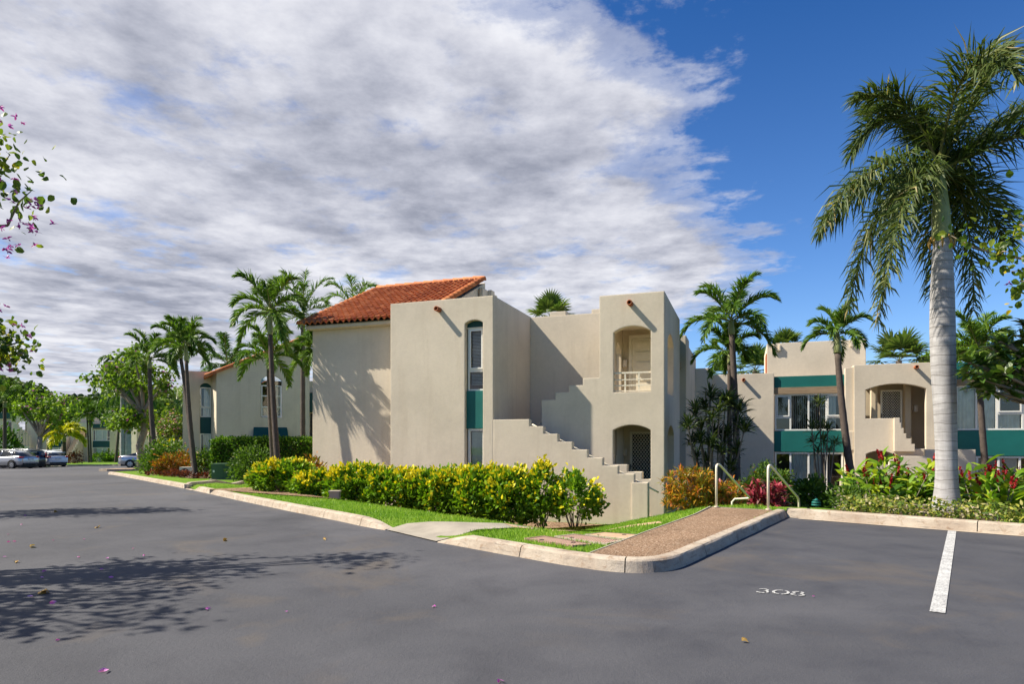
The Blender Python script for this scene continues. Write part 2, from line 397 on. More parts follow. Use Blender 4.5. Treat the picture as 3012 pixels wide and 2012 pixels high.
def arch(a0, a1, z0, zs, zc, n=12):
    """an opening outline: straight jambs, segmental head"""
    h = zc-zs; w = (a1-a0)/2; r = (w*w+h*h)/(2*h); cx = (a0+a1)/2; cz = zc-r; th = math.asin(min(1, w/r))
    return [(a0, z0), (a1, z0)]+[(cx+r*math.sin(th-2*th*k/n), cz+r*math.cos(th-2*th*k/n)) for k in range(n+1)]

# ------------------------------------------------------------------ foliage helpers (numpy)
def nrm(a): return a/np.maximum(np.linalg.norm(a, axis=-1, keepdims=True), 1e-9)
class LB:
    def __init__(s): s.V = []; s.F = []; s.T = []; s.MI = []; s.n = 0; s.sm = []
    def add(s, V, faces, mi, tint):
        """V (N,k,3); faces: index tuples inside each k-group; tint (N,)"""
        n, k, _ = V.shape; base = s.n+np.arange(n)[:, None]*k
        s.V.append(V.reshape(-1, 3)); s.n += n*k
        for f in faces:
            s.F.append(base+np.array(f)[None, :]); s.T.append(tint); s.MI.append(np.full(n, mi) if np.isscalar(mi) else mi)
    def leaves(s, P, D, L_, w, mi=0, tint=None, droop=.25, up=None, fold=.25, wide=.45):
        n = len(P); D = nrm(D); L_ = np.broadcast_to(L_, (n,))[:, None]; w = np.broadcast_to(w, (n,))[:, None]
        U = RNG.normal(size=(n, 3)) if up is None else up+RNG.normal(size=(n, 3))*.35
        S = nrm(np.cross(D, U)); Nn = np.cross(S, D)
        dn = np.array([0, 0, -1.])
        m = P+D*L_*wide; D2 = nrm(D+dn*droop); t = m+D2*L_*(1-wide); m0 = P+D*L_*.22; m2 = m+D2*L_*(1-wide)*.55; u_ = Nn*w*fold*.5
        tint = RNG.random(n) if tint is None else tint
        s.add(np.stack([P, m0+S*w*.42+u_, m+S*w*.5+u_, m2+S*w*.36+u_*.7, t, m2-S*w*.36+u_*.7, m-S*w*.5+u_, m0-S*w*.42+u_, m], 1), [(0, 8, 2, 1), (8, 4, 3, 2), (0, 7, 6, 8), (8, 6, 5, 4)], mi, tint)
    def longleaves(s, P, D, L_, w, mi=0, tint=None, droop=.6, up=None):
        n = len(P); D = nrm(D); L_ = np.broadcast_to(L_, (n,))[:, None]; w = np.broadcast_to(w, (n,))[:, None]
        U = np.array([0, 0, 1.])+RNG.normal(size=(n, 3))*.3 if up is None else up
        dn = np.array([0, 0, -1.])
        S = nrm(np.cross(D, U)); m1 = P+D*L_*.35; D2 = nrm(D+dn*droop*.5); m2 = m1+D2*L_*.35; t = m2+nrm(D2+dn*droop)*L_*.3
        tint = RNG.random(n) if tint is None else tint
        s.add(np.stack([P, m1+S*w*.5, m1-S*w*.5, m2+S*w*.42, m2-S*w*.42, t], 1), [(0, 2, 1), (1, 2, 4, 3), (3, 4, 5)], mi, tint)
    def frond(s, p0, p1, p2, n=40, LL=.5, w=.035, va=20, fw0=30, fw1=68, droop=.6, t0=.12, mi=0, tb=0, jit=.12, tw=.4, rr=.018, rmi=1, ragged=0):
        p0, p1, p2 = (np.array(p, float) for p in (p0, p1, p2))
        t = np.linspace(t0, .995, n)[:, None]
        pos = (1-t)**2*p0+2*t*(1-t)*p1+t*t*p2; tan = nrm(2*(1-t)*(p1-p0)+2*t*(p2-p1))
        side = nrm(np.cross(tan, np.array([0, 0, 1.])+RNG.normal(size=3)*.05)); nn = np.cross(side, tan)
        prof = np.clip(.45+.75*np.sin(PI*np.clip(t*.92+.06, 0, 1)**.85), .25, 1.15)
        for sg in (1, -1):
            a = np.radians(va+RNG.normal(size=(n, 1))*14); fw = np.radians(fw0+(fw1-fw0)*t+RNG.normal(size=(n, 1))*7)
            d = nrm((side*sg*np.cos(a)+nn*np.sin(a))*np.cos(fw)+tan*np.sin(fw)+RNG.normal(size=(n, 3))*jit)
            LLn = LL*prof*(1+RNG.normal(size=(n, 1))*.10)
            if ragged: LLn = LLn*np.where(RNG.random((n, 1)) < ragged, .45, 1)
            wd = nrm(tan+RNG.normal(size=(n, 3))*tw); wd = nrm(wd-d*np.sum(wd*d, 1, keepdims=True))
            dn = np.array([0, 0, -1.])
            m = pos+d*LLn*.5; d2 = nrm(d+dn*droop*(.7+.6*RNG.random((n, 1)))); tip = m+d2*LLn*.5
            ti = np.clip(.45+tb+RNG.normal(size=n)*.2, 0, 1)
            s.add(np.stack([pos+wd*w*.3, pos-wd*w*.3, m+wd*w*.5, m-wd*w*.5, tip], 1), [(0, 1, 3, 2), (2, 3, 4)], mi, ti)
        tt = np.linspace(0, 1, 11)[:, None]; c = (1-tt)**2*p0+2*tt*(1-tt)*p1+tt*tt*p2; tn = nrm(2*(1-tt)*(p1-p0)+2*tt*(p2-p1))
        sd = nrm(np.cross(tn, [0, 0, 1.001])); nn = np.cross(sd, tn); rad = (rr*(1.15-tt))
        V = np.stack([c+sd*rad, c+nn*rad*.7, c-sd*rad, c-nn*rad], 1)
        b = s.n; s.V.append(V.reshape(-1, 3)); s.n += 44
        F = np.array([(b+i*4+k, b+i*4+(k+1) % 4, b+i*4+4+(k+1) % 4, b+i*4+4+k) for i in range(10) for k in range(4)])
        s.F.append(F); s.T.append(np.full(40, .5)); s.MI.append(np.full(40, rmi))
    def build(s, name, mats, parent=None, smooth=False):
        me = bpy.data.meshes.new(name); V = np.concatenate(s.V).astype(np.float32)
        cnt = np.concatenate([np.full(len(f), f.shape[1]) for f in s.F]); lo = np.concatenate([f.reshape(-1) for f in s.F])
        me.vertices.add(len(V)); me.vertices.foreach_set('co', V.reshape(-1))
        me.loops.add(len(lo)); me.loops.foreach_set('vertex_index', lo.astype(np.int32))
        me.polygons.add(len(cnt)); me.polygons.foreach_set('loop_start', (np.cumsum(cnt)-cnt).astype(np.int32))
        if not isinstance(mats, (list, tuple)): mats = [mats]
        for m in mats: me.materials.append(m)
        me.polygons.foreach_set('material_index', np.concatenate(s.MI).astype(np.int32))
        me.polygons.foreach_set('use_smooth', np.full(len(cnt), smooth))
        me.update(calc_edges=True)
        at = me.attributes.new('tint', 'FLOAT', 'FACE'); at.data.foreach_set('value', np.concatenate(s.T).astype(np.float32))
        o = bpy.data.objects.new(name, me); link(o); return attach(o, parent)
def rdir(n, zlo=-1, zhi=1):
    z = RNG.uniform(zlo, zhi, n); a = RNG.uniform(0, 2*PI, n); r = np.sqrt(np.maximum(0, 1-z*z))
    return np.stack([r*np.cos(a), r*np.sin(a), z], 1)
# ------------------------------------------------------------------ camera, sky, sun
CAM_H = 1.5
cam = bpy.data.cameras.new('camera'); camo = bpy.data.objects.new('camera', cam); link(camo)
camo.location = (0, 0, CAM_H); camo.rotation_euler = (R(90), 0, 0)
cam.sensor_width = 36; cam.lens = 36*1880/3012; cam.shift_y = (1297-1006)/3012; cam.clip_end = 3000; cam.clip_start = .05
SC.camera = camo
SC.view_settings.view_transform = 'Standard'; SC.view_settings.look = 'None'; SC.view_settings.exposure = .95; SC.view_settings.gamma = 1
SUN = Vector((-.67, -.0, .74)).normalized()
sl = bpy.data.lights.new('sun', 'SUN'); sl.energy = 5.0; sl.angle = R(.55); sl.color = (1, .92, .78)
so = bpy.data.objects.new('sun', sl); link(so); so.rotation_euler = SUN.to_track_quat('Z', 'Y').to_euler(); so.location = (-30, 0, 40)
def world():
    w = bpy.data.worlds.new('World'); SC.world = w; w.use_nodes = True; nt = w.node_tree; nt.nodes.clear()
    out = nt.nodes.new('ShaderNodeOutputWorld'); bg = nt.nodes.new('ShaderNodeBackground'); bg.inputs[1].default_value = 1.0
    sky = nt.nodes.new('ShaderNodeTexSky'); sky.sky_type = 'NISHITA'; sky.sun_disc = False
    sky.sun_elevation = math.asin(SUN.z); sky.sun_rotation = R(270); sky.air_density = 1; sky.dust_density = .3; sky.ozone_density = 2.5
    tc = nt.nodes.new('ShaderNodeTexCoord'); sz_ = nt.nodes.new('ShaderNodeSeparateXYZ'); nt.links.new(tc.outputs['Generated'], sz_.inputs[0])
    tr_ = ramp(nt, sz_.outputs[2], [(.04, (.062, .074, .092)), (.25, (.040, .060, .086)), (.55, (.016, .040, .070))])   # sky at strength .05-.1, polarised blue
    sc = mixc(nt, 1.0, sky.outputs[0], tr_.outputs[0], 'MULTIPLY')
    sx = nt.nodes.new('ShaderNodeSeparateXYZ'); nt.links.new(tc.outputs['Generated'], sx.inputs[0])
    zz = math_(nt, 'ADD', math_(nt, 'MAXIMUM', sx.outputs[2], 0.0), .04)
    U = math_(nt, 'DIVIDE', sx.outputs[0], zz); V = math_(nt, 'DIVIDE', sx.outputs[1], zz)
    cb = nt.nodes.new('ShaderNodeCombineXYZ'); nt.links.new(U, cb.inputs[0]); nt.links.new(V, cb.inputs[1]); cb.inputs[2].default_value = 3.7
    ub = math_(nt, 'MINIMUM', math_(nt, 'ADD', math_(nt, 'MULTIPLY', V, .60), -.53), 1.3)
    m = math_(nt, 'SUBTRACT', ub, U)
    m1 = math_(nt, 'MULTIPLY', m, .75)
    m2 = math_(nt, 'MAXIMUM', math_(nt, 'MINIMUM', m1, .31), -.5)
    n1 = noise(nt, cb.outputs[0], 3.1, 10, .63, .12)
    dens = math_(nt, 'ADD', n1.outputs['Fac'], m2)
    fr = ramp(nt, dens, [(.46, (0, 0, 0)), (.60, (.5, .5, .5)), (.78, (1, 1, 1))])
    fr.color_ramp.interpolation = 'EASE'
    n2 = noise(nt, cb.outputs[0], 3.6, 10, .61, .0)
    mp = nt.nodes.new('ShaderNodeMapping'); mp.inputs['Location'].default_value = (4.3, 9.1, 2); nt.links.new(cb.outputs[0], mp.inputs['Vector'])
    n3 = noise(nt, mp.outputs[0], .75, 3, .5)
    bsum = math_(nt, 'ADD', math_(nt, 'MULTIPLY', n2.outputs['Fac'], .62), math_(nt, 'MULTIPLY', n3.outputs['Fac'], .38))
    cr = ramp(nt, bsum, [(.34, (.175, .187, .232)), (.44, (.265, .275, .322)), (.53, (.360, .367, .408)), (.63, (.455, .459, .488))])
    col = mixc(nt, fr.outputs[0], sc, cr.outputs[0])
    nt.links.new(col, bg.inputs[0]); nt.links.new(bg.outputs[0], out.inputs[0])
world()

# ------------------------------------------------------------------ terrain, road, kerbs
def sstep(a, b, x):
    t = max(0, min(1, (x-a)/(b-a))); return t*t*(3-2*t)
def zr(X, Y):
    s = max(0, .87*Y-.5*X-8); return -.012*s-5e-5*s*s
TH = math.atan2(684, 1880)
A = Fr(3.88, 19.18, -TH)                                    # the frame of the whole complex
def catmull(P, k):
    out = []
    for i in range(len(P)-1):
        p0 = P[max(0, i-1)]; p1 = P[i]; p2 = P[i+1]; p3 = P[min(len(P)-1, i+2)]
        for j in range(k):
            t = j/k
            out.append(tuple(.5*(2*p1[c]+(p2[c]-p0[c])*t+(2*p0[c]-5*p1[c]+4*p2[c]-p3[c])*t*t+(3*p1[c]-p0[c]-3*p2[c]+p3[c])*t**3) for c in (0, 1)))
    return out+[P[-1]]
K_END = catmull([(-14.2, 54.0), (-18.5, 49.0), (-22.6, 43.6), (-24.35, 40.4), (-24.4, 38.7), (-23.5, 37.6), (-22.4, 36.3)], 4)
K_L1 = [(-22.4, 36.3), (-17.5, 30.2), (-11.64, 22.92)]
K_L2 = [(-10.95, 22.0), (-10.63, 21.62), (-7.55, 17.62), (-4.97, 14.36), (-3.43, 12.48), (-2.75, 11.60), (-2.17, 10.95)]
K_R = [(-1.10, 9.50), (-.46, 8.80), (.10, 8.24), (.62, 7.72)]+catmull([(.62, 7.72), (.98, 7.43), (1.28, 7.28), (1.54, 7.26), (1.80, 7.38), (2.06, 7.66), (2.36, 8.10)], 4)[1:]+[(5.40, 12.58)]
K_BAY = [(5.40, 12.58), (8.11, 10.12), (13.5, 5.25), (20, -.6)]
LINE = K_END[:-1]+K_L1+K_L2+K_R+K_BAY[1:]
def kdist(X, Y):
    best = 1e9
    for (x0, y0), (x1, y1) in zip(LINE[:-1], LINE[1:]):
        dx, dy = x1-x0, y1-y0; t = max(0, min(1, ((X-x0)*dx+(Y-y0)*dy)/(dx*dx+dy*dy)))
        d = (X-x0-t*dx)**2+(Y-y0-t*dy)**2
        if d < best: best = d
    return math.sqrt(best)
def segd(X, Y, a, b):
    dx, dy = b[0]-a[0], b[1]-a[1]; t = max(0, min(1, ((X-a[0])*dx+(Y-a[1])*dy)/(dx*dx+dy*dy))); return math.hypot(X-a[0]-t*dx, Y-a[1]-t*dy)
def vdep(X, Y): return (X-A.o[0])*A.v[0]+(Y-A.o[1])*A.v[1]
def zy(X, Y, d=None):
    d = kdist(X, Y) if d is None else d
    g1 = segd(X, Y, (-2.12, 10.90), (-1.12, 9.54)); g2 = segd(X, Y, (-11.5, 22.75), (-11.0, 22.1))
    top = zr(X, Y)+.13-.03*min(d, 1.7)-.235*max(0, d-1.7)-.13*(1-sstep(.15, .75, g1))-.13*(1-sstep(.05, .4, g2))
    low = -1.06-.8*sstep(4, 12, vdep(X, Y))*sstep(-2, 2, (X-A.o[0])*A.u[0]+(Y-A.o[1])*A.u[1])
    left = zr(X, Y)-.02
    t = sstep(-13.5, -8.5, X)
    return max(top, left*(1-t)+low*t)
YARD = [LINE[0]]+LINE[1:]+[(60, -3), (62, 75), (-5, 75)]
def shrink(P, off):                                         # move a kerb polyline inwards (to its left)
    out = []
    for i, p in enumerate(P):
        a = P[max(0, i-1)]; b = P[min(len(P)-1, i+1)]; l = math.hypot(b[0]-a[0], b[1]-a[1])
        out.append((p[0]-(b[1]-a[1])/l*off, p[1]+(b[0]-a[0])/l*off))
    return out
LIN2 = shrink(LINE, .07)
yard_in = LIN2+[(60, -3), (62, 75), (-5, 75)]
sheet('lawn', yard_in, lambda x, y: zy(x, y), M['turf'], .9)
road = [(-130, -14), (20.5, -14), (20.2, -.5)]+shrink(LINE, .12)[::-1][1:]+[(-14.2, 66), (-130, 66)]
sheet('asphalt_road', road, zr, M['asphalt'], 3.0)
def zground(X, Y): return zr(X, Y)-2.6+2.5*sstep(60, 68, Y)*sstep(0, -14, X)
gp = [(-900, -300), (900, -300), (900, 1800), (-900, 1800)]
def zg(X, Y): return max(zground(max(-200, min(200, X)), max(-40, min(190, Y))), -6.2)
GX = [-900, -500, -300, -200, -150, -120, -90, -70, -50, -30, -20, -14, -8, -2, 4, 12, 25, 50, 90, 150, 300, 600, 900]
GY = [-300, -100, -40, 0, 20, 40, 55, 60, 62, 64, 66, 68, 72, 80, 95, 110, 130, 160, 190, 300, 600, 1100, 1800]
gm = MB(); gm.add([(x, y, zg(x, y)) for y in GY for x in GX], [(j*len(GX)+i, j*len(GX)+i+1, (j+1)*len(GX)+i+1, (j+1)*len(GX)+i) for j in range(len(GY)-1) for i in range(len(GX)-1)])
tag(gm.build('ground', M['turf'], None, True), kind='structure')
def kerb(name, P, height=.15, taper0=0, taper1=0, joints=1.5, w=.16, flip=False, zf=zr):
    """a kerb swept along P: battered face, rounded arris, joints every few metres"""
    fine = [P[0]]; 
    for a, b in zip(P[:-1], P[1:]):
        l = math.hypot(b[0]-a[0], b[1]-a[1]); k = max(1, int(l/.30))
        fine += [(a[0]+(b[0]-a[0])*i/k, a[1]+(b[1]-a[1])*i/k) for i in range(1, k+1)]
    S = [0]
    for a, b in zip(fine[:-1], fine[1:]): S.append(S[-1]+math.hypot(b[0]-a[0], b[1]-a[1]))
    tot = S[-1]; mb = MB(); prev = None
    sg = -1 if flip else 1
    nj = joints
    for i, p in enumerate(fine):
        a = fine[max(0, i-1)]; b = fine[min(len(fine)-1, i+1)]; l = math.hypot(b[0]-a[0], b[1]-a[1])
        nx, ny = -(b[1]-a[1])/l*sg, (b[0]-a[0])/l*sg
        h = height
        if taper0: h = min(h, .02+height*S[i]/taper0)
        if taper1: h = min(h, .02+height*(tot-S[i])/taper1)
        z = zf(*p); wob = .004*math.sin(S[i]*3.1)+.003*math.sin(S[i]*7.7)
        prof = [(-.02, -.25), (-.02+wob, .0), (.0+wob, h*.45), (.015+wob, max(h-.025, h*.7)), (.035, h-.006), (.06, h), (w, h+.004), (w+.005, -.25)]
        ring = [(p[0]+nx*o, p[1]+ny*o, z+q) for o, q in prof]
        if prev is not None:
            V = prev+ring; k = len(ring)
            gap = S[i] > nj
            if gap: nj += joints*random.uniform(.75, 1.2)
            mb.add(V if not gap else V, [(j, j+1, k+j+1, k+j) for j in range(k-1)])
            if gap:                                              # open joint: a narrow dark slot
                ring = [(x+(b[0]-a[0])/l*.014, y+(b[1]-a[1])/l*.014, zz) for x, y, zz in ring]
        if i in (0, len(fine)-1): mb.add(ring, [tuple(range(len(ring)))])
        prev = ring
    o = mb.build(name, M['kerb'], None, False); o['kind'] = 'structure'; return o
kerb('kerb', K_END[:-1]+K_L1, joints=1.6)
kerb('kerb', K_L2, taper0=.5, taper1=.75)
kerb('kerb', K_R+[], taper0=.65)
kerb('kerb', K_BAY, height=.17, joints=3.0)
ob = shrink(K_BAY, -.02); ob2 = shrink(K_BAY, -.19)
ob[0] = (5.60, 12.36); ob2[0] = (5.47, 12.24)
sheet('gutter_strip', ob+ob2[::-1], zr, M['kerb'], 1.5, off=.006)
sheet('gutter_strip', shrink([(-11.64, 22.92), (-10.95, 22.0)], .1)+shrink([(-11.64, 22.92), (-10.95, 22.0)], -.1)[::-1], zr, M['kerb'], 1.5, off=.012)
kerb('kerb', [(-11.60, 22.95), (-11.9, 25.8), (-12.3, 29.6), (-11.7, 30.6)], height=.10, zf=lambda x, y: zy(x, y), flip=False)
# second island beyond the drive, kerbed
kerb('kerb', [(-22.6, 46.0), (-28.2, 44.7), (-28.9, 45.0), (-29.1, 45.6), (-28.7, 46.3), (-21, 48.8)][::-1], height=.16, flip=True)
kerb('kerb', [(-44.5, 60.0), (-51.0, 57.6), (-60, 55.4)][::-1], height=.18)
sheet('lawn', [(-21, 48.6), (-28.6, 46.15), (-28.95, 45.6), (-28.8, 45.15), (-28.2, 44.85), (-22.6, 46.15)], zr, M['tanpath'], 1.2, off=.15)
sheet('far_lawn', [(-100, 70.5), (-62, 69.5), (-40, 66.5), (-20, 62.5), (-20, 66), (-20, 108), (-100, 108)], zr, M['turf'], 4, off=.10)
kerb('kerb', [(-100, 70.5), (-62, 69.5), (-40, 66.5), (-20, 62.5)][::-1], height=.13, flip=True)
# pedestrian apron between the two kerb ends, the tan strip, walkway and its stairs
APR = [(-2.14, 10.90), (-1.13, 9.50), (-.90, 9.80), (-.55, 9.98), (.02, 10.36), (.5, 10.62), (-.16, 11.02), (-1.0, 11.1), (-1.85, 11.28)]
def zlw(x, y): return zy(x, y)
sheet('apron', APR, lambda x, y: max(zy(x, y)+.018, zr(x, y)+.012), M['concrete'], .3)
sheet('tan_path', [(.03, 10.37), (.7, 10.62), (1.6, 10.75), (2.55, 10.85), (2.55, 11.1), (1.5, 11.05), (.5, 10.90), (-.14, 11.0)], zlw, M['tanpath'], .5, off=.022)
wk = [(.92, 7.66)]+[p for p in shrink(K_R, .155)[5:-1]]+[(5.12, 12.52), (4.10, 13.18), (3.39, 11.80), (1.96, 9.44)]
def zwk(x, y): return zr(x, y)+.145
wm = sheet('walkway', wk, zwk, M['aggregate'], .6)
edge = MB()
we = [(.92, 7.66), (1.96, 9.44), (3.39, 11.80), (4.10, 13.18), (5.12, 12.52)]
for a, b in zip(we[:-1], we[1:]):
    edge.add([(a[0], a[1], .145), (b[0], b[1], .145), (b[0], b[1], -.7), (a[0], a[1], -.7)], [(0, 1, 2, 3)])
tag(edge.build('walkway_edge', M['concrete'], None), kind='structure')
lipm = MB()
for a, b in zip(we[:3], we[1:4]):                           # pale mortar lip along the grass
    l = math.hypot(b[0]-a[0], b[1]-a[1]); nx, ny = -(b[1]-a[1])/l*.03, (b[0]-a[0])/l*.03
    lipm.add([(a[0], a[1], .151), (b[0], b[1], .151), (b[0]+nx, b[1]+ny, .149), (a[0]+nx, a[1]+ny, .149), (a[0]+nx, a[1]+ny, -.2), (b[0]+nx, b[1]+ny, -.2)], [(0, 1, 2, 3), (3, 2, 5, 4)])
tag(lipm.build('walkway_lip', M['concrete'], None), kind='structure')
ST = Fr(4.10, 13.18, math.atan2(12.52-13.18, 5.12-4.10))
sdir = (.6, .8)
stp = MB()
for k in range(5):
    z1 = .145-.155*(k+1); f0 = .46*k; f1 = f0+.46
    P = [(4.10+sdir[0]*f0, 13.18+sdir[1]*f0), (5.16+sdir[0]*f0, 12.52+sdir[1]*f0), (5.16+sdir[0]*f1, 12.52+sdir[1]*f1), (4.10+sdir[0]*f1, 13.18+sdir[1]*f1)]
    stp.add([(x, y, z1) for x, y in P]+[(x, y, -2) for x, y in P], [(0, 1, 2, 3), (4, 5, 1, 0), (5, 6, 2, 1), (6, 7, 3, 2), (7, 4, 0, 3)])
tag(stp.build('walkway_stairs', M['aggregate'], None), kind='structure')
# mulch under the hedge and along the walls, soil in the court and the bay bed
MUL = [(-9.7, 20.2), (-7.4, 18.5), (-4.6, 16.65), (-2.0, 15.05), (.3, 14.1), (2.3, 14.4), (3.2, 16.0), (3.6, 18.2), (4.05, 18.7), A.p(-4.6, -.05, 0)[:2], A.p(-8.75, -.05, 0)[:2], A.p(-8.75, .95, 0)[:2], A.p(-12.7, .95, 0)[:2]]
sheet('mulch_bed', MUL, zlw, M['mulch'], .55, off=.03)
BED = [(5.55, 12.72), (8.2, 10.32), (13.6, 5.45), (20, -.2), (55, -1), (55, 70), (14, 70), (7.5, 35), (5.4, 21.5), (6.4, 18.0), (7.3, 16.2), (6.6, 14.4)]
sheet('garden_bed', BED, zlw, M['soil'], 1.2, off=.025)
NOSE = [(-13.6, 31.3), (-16.2, 31.9), (-19.2, 35.2), (-20.5, 39.2), (-12, 38), (-9, 30), (-10.5, 29.5)]
sheet('mulch_bed', NOSE, zlw, M['mulch'], .9, off=.03)
# stripe and stall number
def ribbon(mb, pts, w, z=.008):
    for i in range(len(pts)-1):
        (x0, y0), (x1, y1) = pts[i], pts[i+1]; l = math.hypot(x1-x0, y1-y0) or 1
        w0, w1 = (w[i], w[i+1]) if hasattr(w, '__len__') else (w, w)
        nx, ny = -(y1-y0)/l, (x1-x0)/l
        mb.add([(x0+nx*w0/2, y0+ny*w0/2, zr(x0, y0)+z), (x0-nx*w0/2, y0-ny*w0/2, zr(x0, y0)+z), (x1-nx*w1/2, y1-ny*w1/2, zr(x1, y1)+z), (x1+nx*w1/2, y1+ny*w1/2, zr(x1, y1)+z)], [(0, 1, 2, 3)])
sm = MB(); ribbon(sm, [(3.70, 5.56), (5.5, 8.08), (7.30, 10.60)], .115)
tag(sm.build('parking_stripe', M['paint'], None, False, False), kind='structure')
fs = MB(); ribbon(fs, [(-44.5, 47.2), (-38.2, 44.6)], .14)
tag(fs.build('parking_stripe', M['paint'], None, False, False), kind='structure')
nroot = thing('stall_number', 'white stencilled stall number 308 on the asphalt', 'stall number', (2.65, 6.29, .009))
def digit(cx, cy, strokes):
    nm = MB()
    rx, ry = (.86, -.32), (.46, .90)
    for st in strokes:
        P = [(cx+rx[0]*a+ry[0]*b, cy+rx[1]*a+ry[1]*b) for a, b in st]
        k = len(P)-1
        ribbon(nm, P, [.010+.016*math.sin(PI*(.12+.76*i/k)) for i in range(k+1)], .009)
    nm.build('digit', M['paint'], nroot, False, False)
def arc(cx, cy, rx, ry, a0, a1, n=10):
    return [(cx+rx*math.cos(R(a0+(a1-a0)*i/n)), cy+ry*math.sin(R(a0+(a1-a0)*i/n))) for i in range(n+1)]
digit(2.495, 6.352, [arc(-.002, .045, .048, .042, 150, 40), arc(-.002, .045, .046, .042, 20, -78), arc(0, -.042, .052, .046, 82, -30), arc(-.004, -.040, .055, .048, -60, -165)])
digit(2.648, 6.296, [arc(0, 0, .074, .088, 78, 262, 14), arc(0, 0, .074, .088, 62, -82, 14)])
digit(2.790, 6.238, [arc(0, .045, .047, .040, 82, 250), arc(0, .045, .047, .040, 58, -64), arc(0, -.045, .058, .047, 112, 262), arc(0, -.045, .058, .047, 66, -78)])
# covers let into the grass
def cover(name, label, P, m, rim=True):
    z = lambda p: zy(*p)+.028
    c = MB(); hi = [(x, y, z((x, y))) for x, y in P]; cx = sum(p[0] for p in P)/4; cy = sum(p[1] for p in P)/4
    inn = [(cx+(x-cx)*.93, cy+(y-cy)*.93) for x, y in P]
    root = thing(name, label, 'utility cover', (cx, cy, z((cx, cy))), 'utility covers in the lawn')
    fr_ = MB(); o4 = hi; i4 = [(x, y, z((x, y))) for x, y in inn]; lo = [(x, y, zz-.12) for x, y, zz in hi]
    fr_.add(o4+i4+lo, [(k, (k+1) % 4, 4+(k+1) % 4, 4+k) for k in range(4)]+[(8+k, 8+(k+1) % 4, (k+1) % 4, k) for k in range(4)])
    fr_.build('rim', M['coverrim'] if rim else m, root)
    c.add([(x, y, zz-.006) for x, y, zz in i4], [(0, 1, 2, 3)]); c.build('lid', m, root)
    for q in (.25, .75):
        hs = MB()
        px, py = inn[0][0]*(1-q)+inn[2][0]*q, inn[0][1]*(1-q)+inn[2][1]*q
        hs.box(W, px-.03, px+.03, py-.03, py+.03, z((px, py))-.010, z((px, py))-.001)
        hs.build('lifting_slot', M['black'], root)
cover('utility_cover', 'ribbed brown steel cover nearest the kerb', [(.17, 8.92), (.79, 8.30), (1.06, 8.48), (.47, 9.24)], M['cover'], False)
cover('utility_cover', 'ribbed brown steel cover with pale rim, middle of three', [(.60, 9.20), (1.27, 8.55), (1.53, 8.84), (.93, 9.54)], M['cover'])
cover('utility_cover', 'tan concrete cover beside the aggregate walkway', [(1.08, 9.50), (1.60, 8.98), (1.86, 9.40), (1.42, 9.88)], M['tanpath'])
# metal handrails down the walkway stairs
def handrail(label, foot, pts):
    root = thing('handrail', label, 'handrail', foot, 'handrails on the walkway stairs')
    b = [(foot[0], foot[1], foot[2]-.02), (foot[0], foot[1], foot[2]+.80), (foot[0]+.012, foot[1]+.016, foot[2]+.845), (foot[0]+.05, foot[1]+.065, foot[2]+.865), (foot[0]+.10, foot[1]+.13, foot[2]+.862), (foot[0]+.15, foot[1]+.20, foot[2]+.835)]
    mb = MB(); mb.tube(b[:3], .024, 10); mb.build('post', M['cream'], root, True)
    mb = MB(); mb.tube(b[2:]+pts, .024, 10); mb.build('rail', M['cream'], root, True)
    fl = MB(); fl.tube([(foot[0], foot[1], foot[2]-.004), (foot[0], foot[1], foot[2]+.012)], .05, 12); fl.build('foot_plate', M['cream'], root)
handrail('cream pipe handrail beside the golden croton, with a returned lower end', (4.19, 13.10, .145),
         [(5.50, 14.88, .205), (5.56, 14.97, .175), (5.55, 14.99, .15), (5.40, 15.08, .13), (5.28, 15.14, .12), (5.22, 15.16, .05), (5.22, 15.16, -.75)])
handrail('cream pipe handrail beside the bay kerb, with a straight lower post', (5.05, 12.60, .145),
         [(6.50, 14.56, .22), (6.57, 14.65, .16), (6.60, 14.70, .06), (6.60, 14.70, -.80)])
